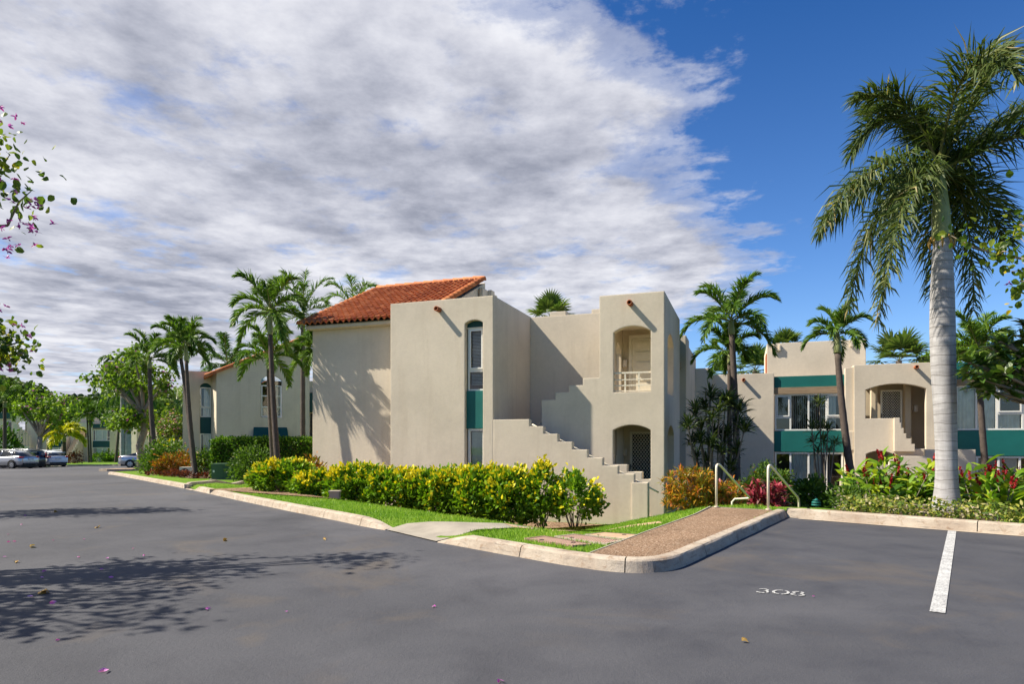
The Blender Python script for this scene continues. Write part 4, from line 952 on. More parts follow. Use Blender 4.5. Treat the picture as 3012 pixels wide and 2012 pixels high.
# ---- the building beyond the lawn on the left
def left_building():
    ang = R(25.5); C = Fr(-19.43, 42.0, ang); z0 = -1.6
    b = thing('apartment_building', 'shaded stucco apartment block with raked tile edge and teal awning', 'apartment building', C.p(2.9, 1, -.5))
    S = M['stucco']
    hole = arch(2.73, 4.08, 3.10, 5.60, 5.95)
    part(b, 'gable_wall', S, lambda m: (m.slab([(0, z0), (5.9, z0), (5.9, 8.80), (0, 6.0)], [hole], lambda x, y, t: C.p(x, t, y), 0, .3), m.box(C, -.30, -.02, .301, 3.0, z0, 6.0) if False else m.slab([(0, .301), (.3, .301), (.3, 4.2), (-.62, 4.2)], [], lambda x, y, t: C.p(x, y, t), z0, 5.98),
         m.box(C, 5.6, 5.9, .3, 8, z0, 8.7)))
    w = window(C, b, 2.76, 4.05, 3.12, 5.28, .10, (3.42,), ((0, 4.55), (1, 4.55), (0, 3.80), (1, 3.80)), .075, cover=[('curtain', 2.85, 3.4, 3.15, 3.75), ('curtain', 3.46, 4.0, 3.15, 5.2)])
    part(b, 'arched_transom', M['glass'], lambda m: m.slab(arch(2.74, 4.07, 5.29, 5.60, 5.945), [], lambda x, y, t: C.p(x, t, y), .16, .17))
    boxes(b, 'transom_backing', M['room'], C, (2.74, 4.07, .22, .28, 5.29, 5.59))
    aw = MB(); aw.add([C.p(2.28, -.02, 2.42), C.p(4.40, -.02, 2.42), C.p(4.52, -.75, 1.25), C.p(2.16, -.75, 1.25), C.p(2.16, -.75, 1.0), C.p(4.52, -.75, 1.0), C.p(2.28, -.02, 1.0), C.p(4.40, -.02, 1.0)], [(0, 1, 2, 3), (3, 2, 5, 4), (0, 3, 4, 6), (1, 7, 5, 2)])
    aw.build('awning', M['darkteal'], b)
    # raked verge of clay tiles
    t = MB()
    n = 20
    for i in range(n):
        x0, x1 = -.70+6.75*i/n, -.70+6.75*(i+1)/n+.05
        for q, (x, zz) in enumerate(((x0, 0), (x1, 0))): pass
        f = lambda x: 6.02+.474*(x-0)+.02
        V = []
        for x, r in ((x0, .13), (x1, .115)):
            V += [C.p(x, -.12+math.cos(PI*k/6)*r, f(x)+.02+math.sin(PI*k/6)*r) for k in range(7)]+[C.p(x, -.25, f(x)-.13)]
        t.add(V, [(k, k+1, 9+k, 8+k) for k in range(6)]+[(0, 1, 2, 3, 4, 5, 6), (6, 7, 15, 14)], 0, min(1, max(0, random.gauss(.5, .2))))
    t.build('verge_tiles', M['tile'], b)
    # roof plane behind the verge
    mb = MB(); mb.add([C.p(-.75, -.12, 5.72), C.p(6.0, -.12, 8.90), C.p(6.0, 8, 8.90), C.p(-.75, 8, 5.72), C.p(-.75, -.12, 5.66), C.p(6.0, -.12, 8.84), C.p(6.0, 8, 8.84), C.p(-.75, 8, 5.66)], [(0, 1, 2, 3), (4, 7, 6, 5), (0, 4, 5, 1), (0, 3, 7, 4)], 0, .5)
    mb.build('tile_roof', M['tile'], b)
    # the protruding end block with its window strip
    d = 2.0
    h2 = arch(-.98, -.30, -1.0, 5.22, 5.44)
    part(b, 'end_block', S, lambda m: (m.slab([(-2.03, z0), (-.27, z0), (-.27, 6.22), (-2.03, 6.22)], [h2], lambda x, y, t: C.p(x, d+t, y), 0, .25), m.box(C, -2.03, -1.78, d+.25, 7.5, z0, 6.22), m.box(C, -1.78, -.27, d+.25, 7, 5.6, 5.7)))
    part(b, 'arch_panel', M['darkteal'], lambda m: m.slab(arch(-.98, -.30, 5.15, 5.221, 5.438), [], lambda x, y, t: C.p(x, d+t, y), .12, .2))
    window(C, b, -.965, -.31, 3.80, 5.14, d+.12, fw=.07, cover=[('curtain', -.75, -.40, 3.85, 5.1)]); window(C, b, -.965, -.31, 3.12, 3.79, d+.12, fw=.06, cover=[('curtain', -.8, -.40, 3.15, 3.75)])
    boxes(b, 'spandrel_panel', M['darkteal'], C, (-.975, -.305, d+.08, d+.2, 1.99, 3.11))
    window(C, b, -.965, -.31, -.9, 1.98, d+.12, fw=.07, cover=[('curtain', -.8, -.40, -.8, 1.9)])
    # lower annex on the right with a teal awning
    boxes(b, 'annex', S, C, (5.91, 12.0, 2.5, 9, z0, 5.9)); boxes(b, 'annex_awning', M['darkteal'], C, (6.2, 12.0, 1.9, 2.49, 3.6, 5.0)); boxes(b, 'annex_window', M['black'], C, (6.3, 12, 2.44, 2.499, .6, 3.5))
left_building()
# ---- the far row across the lot
def far_row():
    F = Fr(0, 113, 0); z0 = -3.6
    S = M['stucco']
    b = thing('apartment_building', 'far stucco apartment row with outside stairs behind the parked cars', 'apartment building', F.p(-76, 0, -2.5))
    ar = arch(-76.8, -75.1, 2.05, 3.2, 3.72)
    part(b, 'stair_tower', S, lambda m: (m.slab([(-78.4, z0), (-74.2, z0), (-74.2, 4.70), (-78.4, 4.70)], [[(-77.6, z0+.3), (-76.3, z0+.3), (-76.3, 2.05), (-76.8, 2.05)][::1] and arch(-77.6, -75.2, 2.05, 3.2, 3.75)], lambda x, y, t: F.p(x, t, y), 0, .3), m.box(F, -78.4, -74.2, 3, 3.2, z0, 4.7)))
    boxes(b, 'door', M['dark'], F, (-77.4, -76.2, 2.9, 2.99, 2.0, 3.9)); boxes(b, 'tower_soffit', S, F, (-78.4, -74.2, .31, 2.99, 4.3, 4.5), (-78.4, -74.2, .31, 2.99, 1.7, 2.04))
    def stairs(m):
        for k in range(14): m.box(F, -77.3+.06*(14-k), -76.2+.06*(14-k), -4.6+.33*k, -4.6+.33*(k+1), z0, -2.2+.30*(k+1))
    part(b, 'stair_flight', M['steps'], stairs)
    def side(m, a):
        for k in range(9): m.box(F, a+.8-.09*k, a+1.05-.09*k, -4.7+.52*k, -4.7+.52*(k+1), z0, -1.4+.46*k)
    part(b, 'stair_wall', S, lambda m: side(m, -78.5)); part(b, 'stair_wall', S, lambda m: (side(m, -76.2), m.box(F, -75.2, -74.5, -5.4, -4.7, z0, -1.0)))
    for a0, a1 in ((-74.19, -70.75), (-82.0, -78.41)):
        boxes(b, 'teal_parapet', M['darkteal'], F, (a0, a1, .1, .4, 3.74, 4.54)); boxes(b, 'wood_beam', M['wood'], F, (a0, a1, .05, .35, 3.48, 3.738))
        boxes(b, 'spandrel_panel', M['darkteal'], F, (a0, a1, .1, .3, .32, 1.48)); boxes(b, 'wall_base', S, F, (a0, a1, .1, .3, z0, -1.66))
        q = (a1-a0)/4
        window(F, b, a0, a1, 1.49, 3.47, .15, (a0+q*.5, a0+q*1.9, a0+q*2.9), ((3, 2.1),), .09, cover=[('curtain', a0+.3, a0+2.4, 1.5, 3.4)])
        window(F, b, a0, a1, -1.65, .31, .15, (a0+q*.4, a0+q*1.9, a0+q*2.9), (), .09, cover=[('curtain', a0+.5, a0+2.3, -1.6, .25)])
        boxes(b, 'wall_infill', S, F, (a0, a1, 1.2, 1.4, z0, 4.5))
    boxes(b, 'plain_wall', M['stucco_smooth'], F, (-70.74, -68.6, -.6, 5, z0, 4.62)); boxes(b, 'upper_storey', S, F, (-79.3, -71.7, 4, 9, 4.0, 7.1)); boxes(b, 'tile_edge', M['tile'], F, (-79.9, -79.31, 4.2, 9, 4.5, 6.6))
    part(b, 'left_tower', S, lambda m: (m.slab([(-88.1, z0), (-82.01, z0), (-82.01, 5.3), (-83.6, 6.0), (-88.1, 6.0)], [arch(-87.2, -85.4, 1.9, 4.4, 5.0)], lambda x, y, t: F.p(x, t, y), -.5, -.2), m.box(F, -87.6, -84, 2, 2.2, z0, 5.5)))
    boxes(b, 'landing_wall', S, F, (-87.4, -84.0, -4.5, -4.2, z0, 1.85), (-83.6, -82, -4.5, -4.2, z0, .6)); 
    def s2(m):
        for k in range(5): m.box(F, -87.9+.12*k, -87.3+.12*k, -4.5+.5*k, -4+.5*k, z0, 4.3-.45*k); m.box(F, -84.6+.12*k, -84.0+.12*k, -4.5+.5*k, -4+.5*k, z0, 4.3-.45*k)
    part(b, 'stepped_parapet', S, s2)
    boxes(b, 'teal_parapet', M['darkteal'], F, (-96, -88.11, .1, .4, 5.4, 6.5)); boxes(b, 'wall_infill', S, F, (-96, -88.11, .4, .6, z0, 5.39)); window(F, b, -90.2, -88.2, 2.4, 4.95, .2, (-89.3,), (), .1, depth=.15)
    c = thing('apartment_building', 'pale low stucco wing behind the leaning palm trunks', 'apartment building', (-57, 104, -2.5))
    G = Fr(-64.5, 108, R(-14)); a = 0
    boxes(c, 'wall', M['stucco_pale'], G, *[(2.2*k, 2.2*k+(2.19 if k % 2 else 2.0), (.0 if k % 2 else -.7), 5, z0, 3.9-.12*k) for k in range(9)])
    boxes(c, 'window', M['black'], G, (9.6, 10.5, -.03, -.001, 1.2, 2.6), (14.0, 14.9, -.03, -.001, .9, 2.3)); boxes(c, 'teal_panel', M['teal'], G, (11.6, 12.4, -.03, -.001, -.4, .5))
far_row()
# ------------------------------------------------------------------ plants
def at(px, py, Y): return np.array([(px-1506)/1880*Y, Y, CAM_H-(py-1297)/1880*Y])
def gz(x, y):
    if y > 62: return zg(x, y)
    return zy(x, y) if inside(x, y, yard_in) else zr(x, y)
def bez(p0, p1, p2, n):
    t = np.linspace(0, 1, n)[:, None]; return (1-t)**2*p0+2*t*(1-t)*p1+t*t*p2
def palm(name, label, base, top, r=(.10, .075), shaft=.8, n=13, Lf=1.7, LL=.46, w=.048, mats=None, el=(80, -8), recurve=.55, droop=.55, va=30, seed=0, group=None, nl=74, bow=(0, 0, 0), separate=True, trunkmat=None, flare=1.25, shaftr=1.08, tb=0, cat='palm tree', reach=.9, seg=26):
    rs = random.Random(seed)
    base = np.array(base, float); top = np.array(top, float)
    root = thing(name, label, cat, tuple(base), group)
    P = bez(base-np.array([0, 0, .3]), (base+top)/2+np.array(bow), top, seg); rad = [r[0]+(r[1]-r[0])*(i/(seg-1)) for i in range(seg)]
    for i in range(4): rad[i] *= 1+(flare-1)*(1-i/4)**1.5
    rad = [q*(1+.035*(-1)**i) for i, q in enumerate(rad)]
    tr = MB(); tr.tube([tuple(p) for p in P], rad, 12); tr.build('trunk', trunkmat or M['bark'], root, True)
    ax = nrm((P[-1]-P[-3])[None])[0]; ax = nrm((ax*.5+np.array([0, 0, .5]))[None])[0]; org = top+ax*shaft
    if shaft > .05:
        sh = MB(); k = [0, .06, .3, .6, .85, 1.0]; rr = [r[1]*shaftr*q for q in (.95, 1.15, 1.12, .95, .75, .5)]
        sh.tube([tuple(top+ax*shaft*q) for q in k], rr, 12); sh.build('crownshaft', M['shaft'], root, True)
    mats = mats or [M['palm'], M['rachis']]
    lb = LB(); a0 = rs.random()*6.28
    for i in range(n):
        q = (i+.5)/n; az = a0+i*2.39996+rs.uniform(-.2, .2); e = R(el[0]+(el[1]-el[0])*q**.9+rs.uniform(-6, 6)); Lq = Lf*rs.uniform(.9, 1.1)
        h = np.array([math.cos(az), math.sin(az), 0]); d = h*math.cos(e)+np.array([0, 0, math.sin(e)])
        o = org-ax*shaft*.22*q
        p1 = o+d*Lq*.62+np.array([0, 0, .06*Lq]); p2 = o+h*Lq*reach*(.32+.60*math.cos(e))+np.array([0, 0, Lq*(1.02*math.sin(e)-recurve*(.30+.72*math.cos(e)))])
        if separate: lb = LB()
        lb.frond(o, p1, p2, nl, LL, w, va, 32, 66, droop, .13, 0, tb+rs.uniform(-.08, .1), .12, .45, .022*Lf/1.7)
        if separate: lb.build('frond', mats, root)
    if not separate: lb.build('crown', mats, root)
    return root, org
def fanpalm(name, label, base, top, r=.13, n=22, pet=.9, R_=.75, seed=0, mat=None, group=None):
    rs = random.Random(seed); root = thing(name, label, 'palm tree', tuple(base), group); base = np.array(base, float); top = np.array(top, float)
    tr = MB(); P = bez(base-np.array([0, 0, .3]), (base+top)/2, top, 12); tr.tube([tuple(p) for p in P], [r*1.2]+[r]*11, 10); tr.build('trunk', M['bark'], root, True)
    for i in range(n):
        q = (i+.5)/n; az = i*2.4+rs.uniform(-.2, .2); e = R(84-105*q+rs.uniform(-9, 9))
        d = np.array([math.cos(az)*math.cos(e), math.sin(az)*math.cos(e), math.sin(e)]); hub = top+d*pet*rs.uniform(.85, 1.1)
        lb = LB(); k = 26; sd = nrm(np.cross(d, [0, 0, 1.])[None])[0]; up = np.cross(sd, d)
        an = np.linspace(-1.9, 1.9, k); D = np.cos(an)[:, None]*d+np.sin(an)[:, None]*sd+up*(.18*np.abs(np.sin(an*6)))[:, None]
        lb.longleaves(np.repeat(hub[None], k, 0), D, R_*(1-.12*np.abs(an)), .085*R_/.75, 0, np.clip(.45+RNG.normal(size=k)*.2, 0, 1), .28, up=np.repeat(up[None], k, 0)+D*.1)
        lb.frond(top, (top+hub)/2+np.array([0, 0, .06]), hub, 3, .01, .001, rr=.02)
        lb.build('fan_leaf', [mat or M['fan'], M['rachis']], root)
    return root
MP = dict(name='manila_palm')
GP = 'slender palms round the buildings'
def pz(x, y, z): return (x, y, z)
def manila(label, crown, base, Y, Yb=None, **k):
    """crown: photo position of the top of the bare trunk; base: photo position of the trunk foot (bottom may be hidden)"""
    Yb = Yb or Y; t = at(crown[0], crown[1], Y); b = at(base[0], base[1], Yb); b[2] = gz(b[0], b[1])
    return palm('manila_palm', label, b, t, group=GP, **k)
manila('tall palm whose dark trunk crosses the clipped hedge and blank gable', (795, 985), (826, 1400), 24.0, 23.6, Lf=1.85, LL=.46, seed=3, shaft=1.05, n=14, bow=(-.10, 0, 0), el=(75, -18), r=(.125, .082), recurve=.48)
manila('shorter palm just behind the tall one, crown below the raked tiles', (790, 1085), (812, 1400), 28, 28, Lf=1.75, LL=.44, seed=8, shaft=.55, n=14, bow=(-.12, 0, 0), r=(.11, .08), recurve=.48)
manila('left trunk of the leaning palm pair by the end block', (532, 1055), (572, 1392), 33.6, 33.2, Lf=1.75, LL=.46, seed=12, shaft=.8, n=13, bow=(.15, 0, 0), r=(.12, .085), recurve=.48)
manila('right trunk of the leaning palm pair, rooted beside the transformer', (548, 1062), (579, 1404), 32.4, 32.0, Lf=1.8, LL=.46, seed=21, shaft=.9, n=13, bow=(-.15, 0, 0), r=(.125, .085), recurve=.48)
manila('lone leaning palm between the orchid tree and the palm pair', (440, 1085), (464, 1340), 39.5, 39, Lf=2.1, LL=.5, seed=17, shaft=.7, n=14, bow=(-.2, 0, 0), r=(.17, .11), recurve=.48, separate=False)
manila('tall front palm of the two behind the big dracaena', (2152, 985), (2168, 1460), 24.6, 24.6, Lf=2.15, LL=.50, seed=31, shaft=.62, n=14, bow=(.12, 0, 0), r=(.15, .105), recurve=.48)
manila('lower rear palm of the two behind the big dracaena', (2146, 1072), (2150, 1460), 26.2, 26.2, Lf=1.7, LL=.46, seed=44, shaft=.6, n=12, bow=(-.05, 0, 0), r=(.11, .085), recurve=.48)
manila('curved palm standing before the wing stair tower', (2464, 1040), (2530, 1560), 27.0, 26.4, Lf=1.6, LL=.44, seed=52, shaft=.95, n=12, bow=(-.25, 0, 0), r=(.17, .12), recurve=.48, shaftr=1.15)
manila('palm showing above and below the plumeria leaves', (2878, 1060), (2916, 1560), 26.0, 26.0, Lf=1.9, LL=.5, seed=66, shaft=.55, n=14, bow=(-.12, 0, 0), r=(.14, .10), recurve=.48)
manila('palm peeping out between the two buildings, left of the setback wall', (930, 1060), (935, 1400), 29.5, 29.5, Lf=1.5, LL=.45, seed=71, shaft=.5, n=12, r=(.10, .08), recurve=.9, separate=False, tb=.1)
ft = at(891, 960, 38); palm('foxtail_palm', 'taller feathery palm rising behind the raked tile edge', (ft[0], 38, -1), ft, (.16, .12), .9, 13, 2.9, .62, .05, el=(85, -20), recurve=.45, droop=.5, va=30, seed=80, nl=44, group='tall palms behind the roofs', tb=-.05)
ft = at(1040, 930, 42); palm('foxtail_palm', 'palm showing above the left end of the tiled roof', (ft[0], 42, -1), ft, (.16, .12), .6, 14, 3.0, .66, .05, el=(80, -25), recurve=.6, droop=.6, va=30, seed=84, nl=44, group='tall palms behind the roofs', tb=.08)
ft = at(668, 1090, 56); palm('foxtail_palm', 'dark palm crown behind the end block roof', (ft[0], 56, -1), ft, (.2, .15), .6, 14, 4.0, .8, .07, el=(75, -35), recurve=.6, droop=.8, va=10, seed=88, group='tall palms behind the roofs', tb=-.25, separate=False)
ft = at(520, 1190, 80); palm('coconut_palm', 'pale distant coconut palm left of the end block', (ft[0], 80, -2), ft, (.2, .16), .3, 14, 5.2, .9, .09, el=(70, -30), recurve=.5, droop=.8, va=8, seed=90, tb=.3, separate=False)
for px, py, sd, lb_ in ((362, 1112, 93, 'left grey trunk of the distant royal palm pair'), (377, 1125, 97, 'right grey trunk of the distant royal palm pair')):
    ft = at(px, py, 76); palm('royal_palm', lb_, (ft[0], 76, -2), ft, (.36, .27), 1.5, 14, 4.0, .9, .08, el=(65, -50), recurve=.75, droop=1.0, va=0, seed=sd, group='distant royal palms', tb=-.22, separate=False, trunkmat=M['royalbark'])
ft = at(189, 1300, 84); palm('golden_palm', 'golden yellow bottle palm before the far stairs', (ft[0], 84, -2.2), ft, (.30, .18), .9, 13, 2.9, .95, .13, el=(65, 2), recurve=.5, droop=.7, va=32, seed=101, mats=[M['goldpalm'], M['rachis']], separate=False)
for px, sd, lb_ in ((257, 105, 'left stem of the twin palm by the far stairs'), (264, 109, 'right stem of the twin palm by the far stairs')):
    ft = at(px, 1236, 95); palm('manila_palm', lb_, (ft[0]+.25, 95, -2.4), ft, (.14, .11), .8, 12, 3.2, .8, .08, el=(70, -15), recurve=.48, seed=sd, group=GP, separate=False, tb=-.05)
for px, py, b_, sd, lb_ in ((352, 1235, 338, 111, 'bare leaning trunk against the far plain wall'), (440, 1240, 446, 113, 'left of the slim leaning palms before the pale wing'), (465, 1245, 475, 115, 'right of the slim leaning palms before the pale wing')):
    ft = at(px, py, 90); b2 = at(b_, 1370, 90); palm('manila_palm', lb_, (b2[0], 90, -2.6), ft, (.2, .14), .8, 11, 3.0, .7, .08, seed=sd, group=GP, separate=False, tb=-.1)
ft = at(14, 1200, 70); palm('manila_palm', 'small palm at the frame edge above the silver car', (ft[0], 70, -1.6), ft, (.2, .15), .7, 12, 3.4, .8, .08, seed=120, group=GP, separate=False)
p = at(1621, 935, 36); fanpalm('fan_palm', 'fan palm top showing over the near back wall', (p[0], p[1], -1), p, .14, 17, .7, .95, 5, group='fan palms behind the roofs')
p = at(2644, 1062, 40); fanpalm('fan_palm', 'fan palm rising behind the wing stair tower', (p[0], p[1], -2), p, .17, 20, 1.1, 1.25, 9, group='fan palms behind the roofs')
p = at(2221, 1090, 46); fanpalm('fan_palm', 'fan palm left of the upper storey wall', (p[0], p[1], -2), p, .17, 24, 1.1, 1.1, 14, group='fan palms behind the roofs')
p = at(2310, 1025, 52); fanpalm('fan_palm', 'fan palm tip above the upper storey parapet', (p[0], p[1], -2), p, .17, 22, .9, 1.0, 19, group='fan palms behind the roofs')
p = at(2130, 1100, 60); fanpalm('fan_palm', 'far fan palm between the two front palm trunks', (p[0], p[1], -2), p, .17, 22, .9, 1.0, 23, group='fan palms behind the roofs')
# ---- the big royal palm
def royal():
    Y = 12.5; base = np.array([8.5, Y, .16]); top = np.array([8.40, Y, 5.42])
    root = thing('royal_palm', 'big grey royal palm with drooping fronds in the stone ring', 'palm tree', tuple(base))
    zs = [0, .12, .28, .5, .8, 1.3, 2, 2.8, 3.6, 4.3, 4.9, 5.35]; rr = [.268, .250, .226, .202, .188, .186, .196, .212, .218, .204, .176, .150]
    n = 60; Z = np.linspace(0, 5.35, n); r = np.interp(Z, zs, rr)*(1+.003*np.sin(np.arange(n)*2.3))
    mb = MB(); mb.tube([(8.5-.10*(z/5.35)+.015*math.sin(z*1.4), Y, z+.12-(.25 if i == 0 else 0)) for i, z in enumerate(Z)], list(r), 24); mb.build('trunk', M['royalbark'], root, True)
    sc = 117.2                                       # photo px per metre at this distance (2347 px frame)
    def q(x, y, dy): return np.array([(x-2140)/sc+8.35, Y+dy, 6.36-(y-440)/sc])
    sh = MB(); sh.tube([(8.40, Y, 5.40), (8.40, Y, 5.55), (8.39, Y, 5.95), (8.37, Y, 6.45), (8.36, Y, 7.0)], [.148, .168, .158, .115, .05], 16); sh.build('crownshaft', M['shaft'], root, True)
    sk = MB()
    for k in range(9):
        a = k*.7; sk.tube([(8.40+.17*math.cos(a), Y+.17*math.sin(a), 5.50), (8.40+.22*math.cos(a), Y+.22*math.sin(a), 5.36+.03*math.sin(k*5)), (8.40+.20*math.cos(a), Y+.20*math.sin(a), 5.24)], [.02, .022, .006], 5)
    sk.build('dry_sheath', M['dryleaf'], root, True)
    O = lambda dx=0, dy=0, dz=0: np.array([8.36+dx, Y+dy, 6.80+dz])
    fr = [  # control point, tip, leaflet length, tone shift
        (q(1975, 315, -.3), q(1838, 545, -.5), .55, 0), (q(2030, 330, .9), q(1950, 480, 1.5), .55, -.1),
        (q(2000, 380, -.9), q(1935, 690, -1.2), .52, .02), (q(2062, 345, .45), q(2052, 725, .75), .46, .16), (q(2030, 385, .7), q(2000, 680, 1.1), .50, .05),
        (q(2238, 365, .3), q(2262, 700, .5), .50, .05), (q(2205, 390, .8), q(2228, 640, 1.3), .58, 0),
        (q(2095, 170, .2), q(1968, 205, .3), .50, 0), (q(2100, 120, .7), q(2000, 300, 1.0), .58, -.1),
        (q(2110, 100, -1.0), q(2120, 330, -2.2), .60, .05), (q(2150, 130, 1.4), q(2120, 120, 2.3), .55, -.1),
        (q(2230, 180, -.2), q(2262, 150, -.3), .58, 0), (q(2240, 330, .3), q(2400, 200, .6), .60, -.12),
        (q(2260, 330, -.7), q(2420, 330, -1.2), .60, -.18), (q(2230, 300, 1.3), q(2330, 300, 2.2), .55, -.15),
        (q(2260, 400, .3), q(2340, 540, .5), .58, .05), (q(2180, 250, .6), q(2200, 230, 1.4), .55, -.12)]
    for i, (c, t, LL, tb) in enumerate(fr):
        lb = LB(); o_ = O(.03*math.cos(i*2.4), .03*math.sin(i*2.4), -.12*(i < 7))
        for va_, k_, l_ in ((24, 92, 1.2), (-14, 84, 1.32)): lb.frond(o_, c, t, k_, LL*l_, .031, va_+(0 if i < 7 else 10), 24, 50, 1.2 if i < 7 else .6, .11, 0, tb, .20, .5, .030, 1, .08)
        lb.build('frond', [M['royal'], M['rachis']], root)
    sp = MB(); a, b = O(0, 0, .1), q(2290, 60, 0)
    sp.tube([tuple(a), tuple(a*.55+b*.45+np.array([-.12, 0, .15])), tuple(a*.25+b*.75+np.array([-.06, 0, .04])), tuple(b)], [.035, .04, .035, .006], 6); sp.build('spear_leaf', M['royal'], root, True)
royal()
# stone ring round its foot
def ring():
    cx, cy = 8.5, 12.5; root = thing('stone_planter', 'low ring of split-faced stone blocks round the royal palm', 'planter', (cx, cy, -.2))
    for lev in range(3):
        for k in range(16):
            a0 = 2*PI*(k+.5*(lev % 2))/16+.012; a1 = a0+2*PI/16-.024; mb = MB(); r0, r1 = .80+.012*lev, 1.0-.01*lev+random.uniform(-.012, .012)
            z0 = -.36+.175*lev; z1 = z0+.172
            V = [(cx+r*math.cos(a), cy+r*math.sin(a), z) for z in (z0, z1) for r in (r0, r1) for a in (a0, (a0+a1)/2, a1)]
            mb.add(V, [(6, 9, 10, 7), (7, 10, 11, 8), (3, 4, 10, 9), (4, 5, 11, 10), (0, 6, 7, 1), (1, 7, 8, 2), (0, 3, 9, 6), (2, 8, 11, 5)])
            mb.build('stone_block', M['block'], root)
    so_ = MB(); so_.add([(cx+.81*math.cos(2*PI*k/24), cy+.81*math.sin(2*PI*k/24), .10) for k in range(24)]+[(cx, cy, .14)], [(k, (k+1) % 24, 24) for k in range(24)]); so_.build('soil', M['soil'], root, True)
ring()
# ---- shrubs
def stems(root, base, tips, r=.014, mat=None):
    mb = MB()
    for t in tips:
        b = Vector(base)+Vector((random.uniform(-.06, .06), random.uniform(-.06, .06), -.1)); t = Vector(t); mdl = (b+t)/2+Vector((random.uniform(-.08, .08), random.uniform(-.08, .08), .05))
        mb.tube([b, mdl, t], [r, r*.75, r*.3], 5)
    return mb.build('stems', mat or M['stem'], root, True)
def shrub(name, label, cat, c, rad, n, size, mats, group=None, clusters=40, wl=.5, flat=.0, midx=None, top=None, jitter=.28, base=None, droop=.3, dirup=.5, stem=True, long=False, core=.35):
    """leaves gathered into shoots spread over and through an uneven ellipsoid"""
    c = np.array(c, float); rad = np.array(rad, float)
    b = base if base is not None else (c[0], c[1], gz(c[0], c[1]))
    root = thing(name, label, cat, b, group)
    d = rdir(clusters, -.75, 1); q = RNG.uniform(core, 1, (clusters, 1))**.45; lump = 1+.16*np.sin(d[:, :1]*5+c[0])*np.cos(d[:, 1:2]*4)+RNG.normal(size=(clusters, 1))*.06
    cc = c+d*rad*q*lump
    idx = RNG.integers(0, clusters, n); P = cc[idx]+RNG.normal(size=(n, 3))*rad.min()*jitter
    P[:, 2] = np.maximum(P[:, 2], b[2]+.04)
    out = nrm((P-c)/rad); D = nrm(out*.8+RNG.normal(size=(n, 3))*.55+np.array([0, 0, dirup]))
    hh = (P[:, 2]-c[2])/rad[2]; tint = np.clip(.42+RNG.normal(size=n)*.22, 0, 1)
    lb = LB(); L_ = size*RNG.uniform(.7, 1.25, n)
    if top:
        rr_ = np.linalg.norm((P-c)/rad, axis=1)
        pt = np.clip((rr_-.72)*2.6, 0, 1)*np.clip(hh*.95+.5, 0, 1)*top
        cz = RNG.random(clusters)                                # whole shoots turn gold together
        mi = ((RNG.random(n)*.6+cz[idx]*.4) < pt).astype(int)
    else: mi = np.zeros(n, int)
    for k in range(2):
        s_ = mi == k
        if s_.any():
            (lb.longleaves if long else lb.leaves)(P[s_], D[s_], L_[s_], L_[s_]*wl, k, tint[s_], droop)
    lb.build('foliage', mats, root)
    if stem: stems(root, b, [tuple(cc[i]*.8+c*.2) for i in range(min(14, clusters))])
    return root
def shoots(lb, tips, n, size, w, mi, spread=1.0, up=.4, droop=.3, long=False, tint=None):
    T = np.repeat(np.array(tips), n, 0); D = nrm(RNG.normal(size=(len(T), 3))*spread+np.array([0, 0, up]))
    s_ = size*RNG.uniform(.75, 1.2, len(T)); (lb.longleaves if long else lb.leaves)(T+D*.01, D, s_, s_*w, mi, tint, droop)
# the long gold hedge: five bushes grown together, then two loose ones at its right end
def hedge_row():
    pts = [(838, 1455, 20.0, 1.12, .95, 'leftmost lump of the gold leaved hedge, nearest the clipped hedge'), (955, 1472, 19.3, 1.1, .85, 'gold leaved bush in front of the palm shadow'), (1062, 1484, 18.9, 1.15, .92, 'gold leaved bush before the corner of the front block'),
           (1172, 1495, 18.5, 1.15, .84, 'gold leaved bush under the left drain pipe'), (1288, 1508, 18.1, 1.15, .86, 'gold leaved bush left of the narrow window strip'), (1400, 1520, 17.7, 1.12, .90, 'gold leaved bush under the narrow window strip'), (1490, 1528, 17.5, .95, .84, 'right end bush of the solid gold hedge')]
    for i, (px, py, Y, rx, hz, lab) in enumerate(pts):
        p = at(px, py, Y); z = gz(p[0], p[1]); H = 2*hz*.86
        top_ = at(px, (1362, 1392, 1378, 1390, 1394, 1388, 1396)[i], Y)[2]; H = top_-z
        shrub('gold_hedge_bush', lab, 'hedge bush', (p[0], p[1], z+H*.52), (rx*.95, .85, H*.53), 6200, .125, [M['hedge'], M['yellow']], 'gold leaved hedge along the wall', 210, .54, top=.56, jitter=.11, core=.55, dirup=.7)
    for px, py, Y, rx, ry, tp, lab, n in ((1592, 1535, 17.3, .62, .6, 1385, 'loose gold bush with visible stems, left of the last one', 2200), (1692, 1540, 17.1, .62, .6, 1388, 'last loose gold bush beside the stair wall, sparse twigs', 1700)):
        p = at(px, py, Y); z = gz(p[0], p[1]); H = at(px, tp, Y)[2]-z
        shrub('gold_hedge_bush', lab, 'hedge bush', (p[0], p[1], z+H*.60), (rx, ry, H*.44), n, .13, [M['hedge'], M['yellow']], 'gold leaved hedge along the wall', 70, .54, top=.65, jitter=.14, core=.3)
hedge_row()
p = at(1783, 1440, 16.9); z = gz(p[0], p[1])
